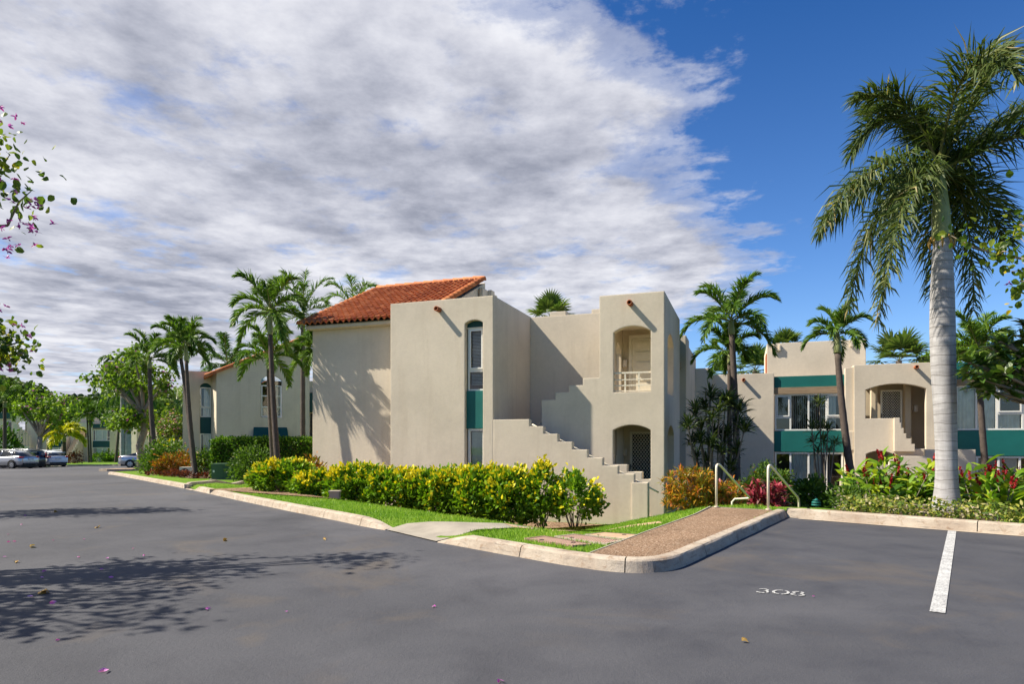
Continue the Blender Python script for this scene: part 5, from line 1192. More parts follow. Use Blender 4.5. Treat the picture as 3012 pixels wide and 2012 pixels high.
# clipped dark hedge and garden shrubs at the left building
def clipped():
    root = thing('clipped_hedge', 'dark clipped box hedge below the teal awning', 'hedge', (-12.5, 33, -.4)); lb = LB()
    for x0, x1, y0, y1, h in ((-14.9, -9.9, 31.8, 33.4, 1.52),):
        n = 15000; P = np.stack([RNG.uniform(x0, x1, n), RNG.uniform(y0, y1, n), RNG.uniform(-.6, h, n)], 1)
        f = RNG.integers(0, 3, n); e = RNG.normal(size=n)*.07
        P[f == 0, 1] = y0+e[f == 0]; P[f == 1, 2] = h+e[f == 1]; P[f == 2, 0] = x0+e[f == 2]
        D = RNG.normal(size=(n, 3))*.6+np.array([0, -.5, .5]); lb.leaves(P, D, .13*RNG.uniform(.7, 1.3, n), .075, 0)
    lb.build('foliage', M['clip'], root)
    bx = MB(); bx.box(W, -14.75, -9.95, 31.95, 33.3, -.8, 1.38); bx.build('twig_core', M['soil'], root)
clipped()
def sh(name, label, cat, px, py, Y, rx, ry, H, n, size, mats, **k):
    p = at(px, py, Y); z = gz(p[0], p[1]); return shrub(name, label, cat, (p[0], p[1], z+H*.52), (rx, ry, H*.53), n, size, mats, **k)
sh('flowering_shrub', 'rounded green shrub with pink blooms before the clipped hedge', 'shrub', 752, 1400, 30.4, .9, .8, 1.5, 2200, .14, [M['green'], M['pinkpale']], top=.035, clusters=70)
sh('flowering_shrub', 'large green shrub dotted with pink blooms beside the orchid tree trunk', 'shrub', 486, 1394, 36.5, 1.12, 1.0, 1.6, 2600, .16, [M['green'], M['pinkpale']], top=.09, clusters=80)
sh('croton_bush', 'orange croton in front of the pink flowering shrub', 'shrub', 494, 1404, 33.6, .46, .45, .98, 900, .17, [M['crotonred'], M['croton']], top=.6, wl=.36, group='orange crotons by the left building')
sh('croton_bush', 'small orange croton beside the leaning palm feet', 'shrub', 556, 1396, 34.4, .52, .5, 1.0, 900, .17, [M['crotonred'], M['croton']], top=.6, wl=.36, group='orange crotons by the left building')
sh('croton_bush', 'slim orange croton between the pink shrub and the utility box', 'shrub', 528, 1398, 35.2, .45, .45, 1.25, 700, .17, [M['crotonred'], M['croton']], top=.6, wl=.36, group='orange crotons by the left building')
sh('green_bush', 'green bush between the palm pair and the transformer', 'shrub', 608, 1400, 33.8, .55, .55, 1.25, 1100, .15, [M['green'], M['lime']], top=.3, group='green bushes by the left building')
sh('green_bush', 'low green bush behind the transformer', 'shrub', 668, 1396, 35.5, .9, .6, 1.15, 1300, .15, [M['green'], M['lime']], top=.2, group='green bushes by the left building')
sh('croton_bush', 'orange croton showing above the gold hedge at the gable corner', 'shrub', 925, 1390, 22.8, .45, .4, 1.3, 700, .16, [M['crotonred'], M['croton']], top=.6, wl=.36)
for i, (px, py, Y) in enumerate(((455, 1396, 33.4), (498, 1405, 32.0), (524, 1406, 31.8), (548, 1406, 31.6), (600, 1403, 32.0))):
    sh('purple_ground_plant', 'low purple leaved plant at the edge of the mulch', 'plant', px, py, Y, .40, .3, .26, 160, .16, [M['maroon'], M['ti']], top=.2, wl=.3, group='purple plants along the mulch', stem=False)
# the bright plants by the walkway
def spiky(name, label, px, py, Y, rx, ry, H, tips, per, size, w, mats, top=.5, cat='shrub', group=None):
    p = at(px, py, Y); z = gz(p[0], p[1]); root = thing(name, label, cat, (p[0], p[1], z), group); c = np.array([p[0], p[1], z+H*.45]); rad = np.array([rx, ry, H*.55])
    d = rdir(tips, -.7, 1); q = RNG.uniform(.35, 1, (tips, 1))**.4; T = c+d*rad*q*(1+.12*RNG.normal(size=(tips, 1))); T[:, 2] = np.maximum(T[:, 2], z+.08)
    lb = LB(); hi = RNG.random(tips) < top
    out = np.repeat(nrm(d)*.5, per, 0)
    for k in (0, 1):
        s_ = hi == bool(k)
        if s_.any(): shoots(lb, T[s_], per, size, w, k, .75, .75, .55, True)
    lb.build('foliage', mats, root); stems(root, (p[0], p[1], z), [tuple(T[i]) for i in range(min(16, tips))]); return root
spiky('croton_bush', 'narrow leaved golden croton at the corner of the stair tower', 2030, 1520, 15.6, .66, .6, 1.10, 190, 16, .20, .14, [M['croton'], M['croton']])
spiky('croton_bush', 'smaller golden croton just behind the left handrail', 2146, 1500, 15.7, .42, .4, .80, 80, 15, .19, .14, [M['croton'], M['croton']])
spiky('red_cordyline', 'red cordyline behind the left handrail post', 2152, 1480, 18.0, .6, .5, 1.15, 50, 12, .26, .22, [M['ti'], M['ti']], group='red cordylines')
spiky('red_cordyline', 'broad pink and red cordyline between the two handrails', 2252, 1490, 17.2, .55, .45, 1.1, 80, 13, .26, .22, [M['ti'], M['ti']], group='red cordylines')
sh('round_bush', 'round olive bush behind the red cordyline', 'shrub', 2262, 1480, 19.2, .78, .75, 1.75, 5200, .085, [M['green'], M['croton']], top=.25, clusters=160, jitter=.10)
sh('green_bush', 'glossy dark bush under the wing window bay', 'shrub', 2385, 1500, 21.5, .50, .5, 1.15, 1300, .17, [M['clip'], M['green']], top=.6, clusters=60)
sh('green_bush', 'low leafy plant at the foot of the big dracaena', 'shrub', 2110, 1470, 19.2, .8, .5, .9, 700, .28, [M['clip'], M['green']], top=.3, wl=.35, stem=False)
def dracaena(label, px, Y, canes, group=None):
    p = at(px, 1400, Y); z = gz(p[0], p[1]); root = thing('dracaena', label, 'dracaena', (p[0], p[1], z), group); mb = MB()
    for (tx, ty, dy, n, R_) in canes:
        lb = LB()
        t = at(tx, ty, Y+dy); b = np.array([p[0]+random.uniform(-.2, .2), p[1]+random.uniform(-.15, .15), z-.1]); m = np.array([b[0]*.45+t[0]*.55, (b[1]+t[1])/2, b[2]*.55+t[2]*.45])+RNG.normal(size=3)*.10
        P = bez(b, m, t, 9); mb.tube([tuple(q) for q in P], [.045-.026*i/8 for i in range(9)], 7)
        d = rdir(n, -.35, 1)
        lb.longleaves(np.repeat(t[None], n, 0)+RNG.normal(size=(n, 3))*.03+np.array([0, 0, 1])*RNG.uniform(-.14, .12, (n, 1)), d+np.array([0, 0, .25]), 1.12*R_*RNG.uniform(.75, 1.1, n), .046, 0, None, .35); lb.build('rosette', M['drac'], root)
    mb.build('canes', M['stem'], root, True)
dracaena('big many headed dracaena against the side wall', 2095, 20.3, [(2090, 1165, .2, 90, .46), (2135, 1180, -.1, 80, .44), (2045, 1215, 0, 80, .42), (2025, 1255, -.3, 80, .42), (2150, 1190, .3, 80, .44), (2175, 1205, 0, 80, .46), (2190, 1262, -.2, 80, .44), (2095, 1235, -.3, 80, .44),
    (2105, 1275, .3, 70, .42), (2060, 1300, -.2, 70, .42), (2140, 1275, .2, 70, .42), (2165, 1330, 0, 60, .38), (2050, 1345, .2, 60, .36), (2120, 1330, -.3, 60, .4), (2080, 1360, .1, 60, .38), (2150, 1375, -.2, 55, .36), (2100, 1395, .2, 50, .34), (2075, 1200, .2, 60, .40), (2115, 1205, -.3, 70, .42), (2170, 1245, .3, 60, .40), (2035, 1305, .2, 60, .38), (2090, 1310, -.4, 70, .40), (2130, 1300, .4, 70, .40), (2060, 1260, .4, 60, .40)])
dracaena('thin dracaena in front of the wing windows', 2425, 26.2, [(2410, 1190, 0, 40, .42), (2388, 1262, 0, 45, .42), (2412, 1258, .2, 45, .40), (2435, 1262, -.1, 45, .42), (2392, 1300, .2, 45, .42), (2422, 1300, -.2, 45, .40), (2455, 1305, 0, 45, .42), (2405, 1330, 0, 40, .36), (2440, 1325, .2, 40, .38)])
# red gingers
def ginger(label, px, py, Y, rx, ry, n, H, lean=0):
    p = at(px, py, Y); z = gz(p[0], p[1]); root = thing('red_ginger', label, 'red ginger', (p[0], p[1], z), 'red gingers behind the bay kerb'); lb = LB(); fl = LB(); mb = MB()
    for i in range(n):
        b = np.array([p[0]+random.uniform(-rx, rx), p[1]+random.uniform(-ry, ry), z-.1]); h = H*random.uniform(.55, 1.08); dirv = np.array([random.uniform(-.42, .42)+lean, random.uniform(-.45, .3), 1.0]); dirv /= np.linalg.norm(dirv)
        t = b+dirv*h; mb.tube([tuple(b), tuple((b+t)/2), tuple(t)], [.014, .012, .006], 5)
        k = 13; s = np.linspace(.22, 1, k)[:, None]; P = b+dirv*h*s; az = random.uniform(0, 6.28); sd = np.array([math.cos(az), math.sin(az), 0]); sg = np.where(np.arange(k) % 2 == 0, 1, -1)[:, None]
        D = sd*sg*.85+dirv*.75+RNG.normal(size=(k, 3))*.15; Lk = .46*(1-.25*np.abs(s[:, 0]-.6))*RNG.uniform(.85, 1.15, k)
        lb.longleaves(P, D, Lk, Lk*.24, 0, np.clip(.45+RNG.normal(size=k)*.24, 0, 1), .45, up=np.repeat(dirv[None], k, 0)+RNG.normal(size=(k, 3))*.3)
        if random.random() < .62:
            fl = LB(); m = 30; ss = RNG.random(m); q = t+dirv*(.02+.24*ss[:, None]); D2 = rdir(m)*.6+dirv*.8; fl.leaves(q, D2, .06*(1.2-.5*ss), .035, 0); fl.build('flower_spike', M['redflower'], root)
    mb.build('stems', M['stem'], root, True); lb.build('leaves', M['ginger'], root)
ginger('left clump of red ginger, leaning over the stair pier', 2585, 1540, 14.8, .42, .5, 22, 1.3, -.14)
ginger('tallest red ginger clump before the landing wall', 2635, 1540, 15.2, .75, .7, 34, 1.75)
ginger('red ginger clump just left of the palm trunk', 2725, 1540, 14.8, .55, .6, 24, 1.35, .1)
ginger('bright red ginger clump just right of the palm trunk', 2850, 1540, 14.2, .6, .6, 30, 1.55, .1)
ginger('red ginger clump at the right frame edge', 2965, 1550, 13.6, .7, .7, 32, 1.45, .1)
ginger('low red ginger clump right of the stone ring', 2975, 1560, 12.2, .5, .45, 16, 1.05, .1)
# ground cover, stuff nobody could count
def groundcover():
    lb = LB(); n = 5200
    t = RNG.uniform(0, 1, n); o = RNG.beta(1.2, 1.6, n)*1.7+.24
    x = 6.0+t*4.6; k0 = 12.04-(x-6.0)*.902; y = k0+o*.74; x = x+o*.67
    ok = (x-8.5)**2+(y-12.5)**2 > 1.02; x, y = x[ok], y[ok]; n = len(x)
    z = np.array([zy(a, b) for a, b in zip(x, y)])+RNG.random(n)*np.where(x < 8.6, .34, .16)*np.clip(1.2-np.abs(RNG.normal(size=n))*.3, .2, 1)
    lb.leaves(np.stack([x, y, z], 1), rdir(n, -.1, 1), .075*RNG.uniform(.6, 1.4, n), .045, 0)
    n2 = 2600; t = RNG.uniform(0, 1, n2); x = 8.0+t*4.6; y = 10.42-(x-8.0)*.902+RNG.uniform(0, .5, n2); x = x+.1
    z = np.array([zy(a, b) for a, b in zip(x, y)]); lb.longleaves(np.stack([x, y, z], 1), rdir(n2, .2, 1), .11, .012, 1)
    tag(lb.build('ground_cover', [M['cover_leaf'], M['blade']]), kind='stuff')
groundcover()
sh('flowering_groundcover', 'low shrub with orange blooms beside the wing stair pier', 'shrub', 2500, 1545, 13.2, .38, .3, .42, 450, .09, [M['green'], M['redflower']], top=.02, clusters=40, stem=False)
# lawn blades
def blades():
    lb = LB(); want = 70000; k = 0; P = []
    pts = RNG.uniform((-14, 7.6), (5.5, 24), (260000, 2)); 
    polys = [[p for p in MUL], wk, APR]
    r = np.hypot(pts[:, 0], pts[:, 1]); keep = RNG.random(len(pts)) < np.clip((12/r)**2.0, .05, 1)
    pts = pts[keep]; res = []
    cov = [[(.17, 8.92), (.79, 8.30), (1.06, 8.48), (.47, 9.24)], [(.60, 9.20), (1.27, 8.55), (1.53, 8.84), (.93, 9.54)], [(1.08, 9.50), (1.60, 8.98), (1.86, 9.40), (1.42, 9.88)], [(.03, 10.37), (.7, 10.62), (1.6, 10.75), (2.55, 10.85), (2.55, 11.1), (1.5, 11.05), (.5, 10.90), (-.14, 11.0)]]
    for x, y in pts:
        if not inside(x, y, yard_in): continue
        d = kdist(x, y)
        if d < .17: continue
        if any(inside(x, y, q) for q in polys) or any(inside(x, y, q) for q in cov): continue
        res.append((x, y, zy(x, y, d)))
    P = np.array(res); n = len(P)
    D = nrm(RNG.normal(size=(n, 3))*.42+np.array([0, 0, 1.])); h = .052*RNG.uniform(.5, 1.4, n)[:, None]; S = nrm(np.cross(D, RNG.normal(size=(n, 3))))*.0065
    tone = np.clip(.45+.25*np.sin(P[:, 0]*1.7)*np.cos(P[:, 1]*1.3)+RNG.normal(size=n)*.2, 0, 1)
    lb.add(np.stack([P-S, P+S, P+D*h], 1), [(0, 1, 2)], 0, tone)
    tag(lb.build('grass', M['blade']), kind='stuff')
blades()
# ---- broadleaf trees: skeleton with leaf sprays
def tree(name, label, base, limbs, leafmats, r0=.2, n_leaf=4000, size=.16, spread=.5, twig=True, flowers=0, cat='tree', group=None, barkmat=None, wl=.75, droop=.5, ftips=None, crownname='crown', sub=5, trunk=None):
    """limbs: list of end points; each grows from the fork, divides into twigs and carries leaf sprays"""
    root = thing(name, label, cat, tuple(base), group); base = np.array(base, float); mb = MB(); tipsl = []
    if trunk is not None: fork = np.array(trunk[-1], float); mb.tube([tuple(base-np.array([0, 0, .3]))]+[tuple(t) for t in trunk], [r0*1.3]+[r0*(1-.35*i/len(trunk)) for i in range(len(trunk))], 10)
    else: fork = base
    for e in limbs:
        e = np.array(e, float); l = np.linalg.norm(e-fork); m = (fork+e)/2+RNG.normal(size=3)*l*.08+np.array([0, 0, l*.10]); P = bez(fork, m, e, 8)
        mb.tube([tuple(p) for p in P], [r0*.55*(1-.8*i/7) for i in range(8)], 7)
        for j in range(sub):
            s = P[RNG.integers(3, 8)]; t = s+RNG.normal(size=3)*np.array([1, 1, .7])*spread*.8+nrm((e-fork)[None])[0]*spread*.6
            mb.tube([tuple(s), tuple((s+t)/2+RNG.normal(size=3)*spread*.1), tuple(t)], [r0*.10, r0*.07, r0*.03], 5); tipsl += [t, (s+t)/2]
        tipsl.append(e)
    mb.build('trunk', barkmat or M['limb'], root, True)
    T = np.array(tipsl); lb = LB(); idx = RNG.integers(0, len(T), n_leaf); P = T[idx]+RNG.normal(size=(n_leaf, 3))*spread*.42
    D = nrm(RNG.normal(size=(n_leaf, 3))+np.array([0, 0, -.15])); s_ = size*RNG.uniform(.65, 1.25, n_leaf); lb.leaves(P, D, s_, s_*wl, 0, np.clip(.45+RNG.normal(size=n_leaf)*.23, 0, 1), droop)
    lb.build(crownname, leafmats[0], root)
    if flowers:
        f = LB(); nf = flowers; F = (T[RNG.integers(0, len(T), nf)] if ftips is None else np.array(ftips)[RNG.integers(0, len(ftips), nf)])+RNG.normal(size=(nf, 3))*spread*.30
        FF = np.repeat(F, 5, 0); f.leaves(FF, rdir(len(FF), -.4, 1), size*.62, size*.24, 0, None, .5); f.build('blossoms', leafmats[1], root)
    return root
# orchid trees
tree('orchid_tree', 'curved trunk orchid tree on the lawn tip, pink tinged crown', at(419, 1386, 42), [at(x, y, 42+d) for x, y, d in ((300, 1080, 0), (345, 1048, 1), (390, 1045, -1), (335, 1085, -1), (440, 1075, .5), (490, 1110, 1), (505, 1125, -1), (285, 1105, 1), (405, 1070, 1.5), (370, 1085, .4), (372, 1222, 0), (362, 1238, -.8), (432, 1232, .8), (350, 1246, .4), (398, 1240, -.6))],
     [M['lime'], M['pink']], .24, 2500, .26, .50, flowers=75, trunk=[at(414, 1340, 42), at(410, 1312, 42), at(424, 1272, 42), at(426, 1235, 42), at(420, 1215, 42)])
tree('orchid_tree', 'spreading orchid tree behind the parked cars', at(116, 1350, 68), [at(x, y, 68+d) for x, y, d in ((50, 1200, 0), (75, 1170, 1), (110, 1165, -1), (150, 1160, 1), (185, 1180, 0), (212, 1198, 1), (196, 1208, -1), (62, 1205, -1), (130, 1190, -2), (165, 1200, -2), (95, 1195, -2))], [M['lime'], M['pink']], .28, 1500, .34, .60, flowers=40, trunk=[at(116, 1320, 68), at(118, 1285, 68)])
tree('pink_flowering_tree', 'small pink blossomed tree left of the end block', at(528, 1350, 52), [at(x, y, 52+d) for x, y, d in ((480, 1245, 0), (500, 1230, 1), (520, 1228, -1), (535, 1240, 1), (472, 1270, 0), (510, 1260, -1), (530, 1270, .5))], [M['bauh'], M['pinkpale']], .16, 1700, .22, .7, flowers=190, trunk=[at(524, 1325, 52), at(518, 1300, 52)])
sh('green_bush', 'yellow green bush beside the end block foot', 'shrub', 515, 1350, 50, 1.2, 1.0, 2.0, 900, .28, [M['lime'], M['yellow']], top=.25)
sh('maroon_bush', 'maroon bush at the foot of the far stairs', 'shrub', 218, 1364, 84, .95, .9, 1.5, 700, .26, [M['maroon'], M['crotonred']], top=.3, wl=.3)
for i, (px, h, rx) in enumerate(((300, 1.2, 1.5), (322, 1.4, 1.3), (343, 1.5, 1.5), (172, 1.3, 1.2))):
    sh('green_bush', ('leftmost', 'middle', 'rightmost', 'lone')[i]+' dark bush of the bed under the far windows' if i < 3 else 'dark bush behind the golden palm stem', 'shrub', px, 1362, 100, rx, 1.2, h, 420, .42, [M['clip'], M['green']], top=.4, wl=.35, stem=False, group='dark bushes along the far row')
sh('green_bush', 'tall dark bush left of the far stepped wall', 'shrub', 8, 1365, 80, 1.5, 1.4, 4.2, 900, .45, [M['clip'], M['forest']], top=.4, stem=False)
# near tree out of frame on the left whose boughs reach into view and shade the road
NB = np.array([-10.6, 6.4, 0.0]); NB[2] = zr(NB[0], NB[1])
lim = [(-6.85, 8.0, 5.30), (-6.5, 8.1, 4.6), (-6.55, 8.3, 4.3), (-6.75, 8.1, 4.75), (-7.2, 7.2, 4.7), (-7.3, 6.4, 4.3), (-7.6, 5.6, 4.6), (-7.2, 5.0, 4.0), (-8.2, 5.2, 5.2), (-8.6, 6.4, 5.5), (-7.9, 7.2, 5.3), (-9.2, 7.6, 5.2), (-8.8, 4.6, 4.4), (-10, 5.2, 5.0), (-7.0, 7.7, 4.0), (-7.6, 6.9, 3.7), (-8.3, 5.8, 3.8), (-8.6, 6.9, 4.7), (-9.4, 6.0, 5.0), (-7.5, 6.0, 3.3), (-8.0, 7.6, 4.4), (-9.0, 5.4, 4.2)]
tree('orchid_tree', 'near orchid tree whose pink tipped boughs enter at the left edge', tuple(NB), lim, [M['bauh'], M['pink']], .16, 3600, .105, .36, flowers=40, trunk=[(-10.5, 6.4, 1.0), (-10.3, 6.5, 2.3)], wl=.8, sub=4,
     ftips=[(-6.45, 8.0, 5.45), (-6.15, 8.1, 4.42), (-6.15, 8.2, 4.2), (-6.45, 8.2, 4.0), (-6.4, 8.0, 4.62)])
NB2 = np.array([-15.4, 14.0, 0.0]); NB2[2] = zr(*NB2[:2])
lim = [(-11.28, 14.6, 3.75), (-11.38, 14.9, 3.55), (-11.83, 14.4, 4.25), (-12.73, 14.2, 4.4), (-12.93, 15.4, 3.9), (-13.53, 13.6, 4.6), (-14.33, 15.2, 5.0), (-12.13, 14.9, 3.3)]
tree('orchid_tree', 'farther orchid tree reaching in at the left edge, lower bough', tuple(NB2), lim, [M['bauh'], M['pink']], .16, 1500, .15, .40, flowers=16, trunk=[(-15.3, 14.0, 1.0), (-15.0, 14.1, 2.2)], wl=.8, sub=5, ftips=[(-11.25, 14.6, 4.2), (-11.65, 14.5, 4.5), (-11.15, 14.7, 3.9), (-12.25, 14.6, 4.8), (-11.65, 14.9, 3.2)])
NB3 = np.array([10.6, 8.0, 0.0])
lim = [(7.15, 9.0, 4.55), (6.95, 9.1, 4.15), (7.15, 9.0, 3.75), (7.5, 8.9, 5.0), (7.7, 9.0, 4.4), (7.6, 9.2, 3.9), (8.2, 8.8, 4.8), (8.6, 8.5, 4.4), (7.35, 8.8, 4.3)]
tree('orchid_tree', 'orchid tree reaching in at the right edge across the royal palm', (10.9, 8.0, 0), lim, [M['bauh'], M['pink']], .13, 1500, .105, .36, flowers=22, trunk=[(10.8, 8.0, 1.0), (10.6, 8.1, 2.4)], wl=.75, sub=5)
def plumeria():
    base = (11.7, 12.6, -.3); root = thing('plumeria_tree', 'plumeria with long glossy leaves at the right edge', 'tree', base); mb = MB(); lb = LB()
    fork = np.array([11.5, 12.3, 2.0]); mb.tube([(11.7, 12.6, -.6), (11.65, 12.5, .8), tuple(fork)], [.11, .09, .085], 8)
    S = 117.2
    for px, py, dy in ((2215, 870, 0), (2235, 905, .3), (2250, 845, -.2), (2275, 885, .2), (2290, 850, .5), (2300, 910, -.2), (2320, 870, .1), (2340, 900, .4), (2330, 830, -.1), (2345, 790, .3), (2270, 815, .4), (2365, 850, 0), (2385, 890, .2), (2310, 800, .2), (2260, 915, -.3), (2350, 760, .2), (2325, 925, .1), (2400, 830, .3), (2238, 855, .5), (2222, 850, -.3), (2262, 868, -.1), (2285, 835, 0), (2248, 885, -.4), (2300, 875, -.5), (2325, 850, -.4), (2335, 880, -.2), (2290, 800, -.2)):
        t = at(px*1.2834, (py-18)*1.2834, 11.7+dy); m = (fork+t)/2+np.array([0, 0, -.15])+RNG.normal(size=3)*.1; P = bez(fork, m, t, 7); mb.tube([tuple(p) for p in P], [.05-.026*i/6 for i in range(7)], 7)
        k = 26; d = nrm((t-m)[None])[0]; D = rdir(k, -.5, .8)+d*.45; lb.longleaves(np.repeat(t[None], k, 0)-d*RNG.uniform(0, .22, (k, 1)), D, .30*RNG.uniform(.75, 1.15, k),   .090, 0, np.clip(.4+RNG.normal(size=k)*.25, 0, 1), .35)
    mb.build('trunk', M['limb'], root, True); lb.build('crown', M['plum'], root)
plumeria()
# broad dark trees far behind
def farcrown(label, px, py, Y, rx, rz, n, size, base=-2, mats=None, cat='tree'):
    p = at(px, py, Y); root = thing('broad_tree', label, cat, (p[0], Y, base), 'broad trees on the skyline'); tr = MB(); tr.tube([(p[0], Y, base-.5), (p[0]+.3, Y, p[2]*.5), (p[0], Y, p[2])], [rx*.10, rx*.07, rx*.03], 8); tr.build('trunk', M['limb'], root, True)
    lb = LB(); k = 90; d = rdir(k, -.5, 1); cc = p+d*np.array([rx, rx*.8, rz])*RNG.uniform(.5, 1, (k, 1))**.5; idx = RNG.integers(0, k, n); P = cc[idx]+RNG.normal(size=(n, 3))*np.array([rx*.13, rx*.13, rz*.10])
    lb.leaves(P, rdir(n, -.3, .9), size*RNG.uniform(.7, 1.3, n), size*.7, 0); lb.build('crown', (mats or M['forest']), root)
farcrown('dark broad tree at the left frame edge behind the row', 15, 1185, 135, 7, 5.2, 3600, 1.1)
farcrown('umbrella shaped tree beyond the far row', 285, 1228, 150, 11, 4.6, 4200, 1.2)
farcrown('broad dark tree right of the distant royal palms', 460, 1230, 140, 12, 5.5, 3800, 1.1)
farcrown('broad tree beyond the pale wing', 540, 1235, 160, 10, 5, 3000, 1.1)
farcrown('broad tree beside the umbrella shaped tree, farther left', 215, 1268, 160, 8, 2.6, 2200, 1.2)
farcrown('low green tree behind the pale wing trunks', 415, 1260, 125, 9, 4.5, 3200, 1.0)
p0 = at(2900, 1110, 48); farcrown('leafy tree showing right of the royal palm trunk', 2860, 1095, 48, 3.6, 2.6, 3200, .30, mats=M['lime'])
farcrown('leafy tree glimpsed left of the royal palm trunk', 2725, 1120, 55, 2.6, 1.6, 1300, .34, mats=M['lime'])
# wide distant tree line
def treeline():
    lb = LB()
    for x0, x1, y, h, n in ((-230, -40, 185, 5.5, 5200), (20, 200, 120, 4.5, 3500)):
        X = RNG.uniform(x0, x1, n); Z = RNG.random(n)*(h+3*np.sin(X*.11)+1.8*np.sin(X*.31)); lb.leaves(np.stack([X, y+RNG.normal(size=n)*4, Z-3], 1), rdir(n, -.2, .9), 1.7, 1.2, 0)
    tag(lb.build('treeline', M['forest']), kind='stuff')
treeline()
# ------------------------------------------------------------------ cars
def wheel(root, x, y, r, w=.22):
    s = 1 if y > 0 else -1; n = 24; o = MB()
    prof = [(r*.66, 0), (r*.93, 0), (r, .03), (r, w-.03), (r*.93, w), (r*.6, w)]
    V = [(x+q*math.cos(2*PI*k/n), y-s*t, r+q*math.sin(2*PI*k/n)) for q, t in prof for k in range(n)]
    F = [(j*n+k, j*n+(k+1) % n, (j+1)*n+(k+1) % n, (j+1)*n+k) for j in range(5) for k in range(n)]
    o.add(V, F); wh = bpy.data.objects.new('wheel', None); 
    t = o.build('wheel', M['rubber'], root, True)
    m = MB(); V = [(x+r*.68*math.cos(2*PI*k/n), y-s*.06, r+r*.68*math.sin(2*PI*k/n)) for k in range(n)]; m.add(V, [tuple(range(n))], 1)
    for k in range(9):
        a = 2*PI*k/9
        c, q = math.cos(a), math.sin(a); px, pz = -q*.028, c*.028
        m.add([(x+c*.05+px, y-s*.005, r+q*.05+pz), (x+c*.05-px, y-s*.005, r+q*.05-pz), (x+c*r*.66-px*.8, y-s*.015, r+q*r*.66-pz*.8), (x+c*r*.66+px*.8, y-s*.015, r+q*r*.66+pz*.8)], [(0, 1, 2, 3)], 0)
    for k in range(n):
        a, b = 2*PI*k/n, 2*PI*(k+1)/n
        m.add([(x+q*math.cos(u), y-s*.008, r+q*math.sin(u)) for q, u in ((r*.62, a), (r*.7, a), (r*.7, b), (r*.62, b))], [(0, 1, 2, 3)], 0)
    m.build('rim', [M['alloy'], M['black']], t, False, False)
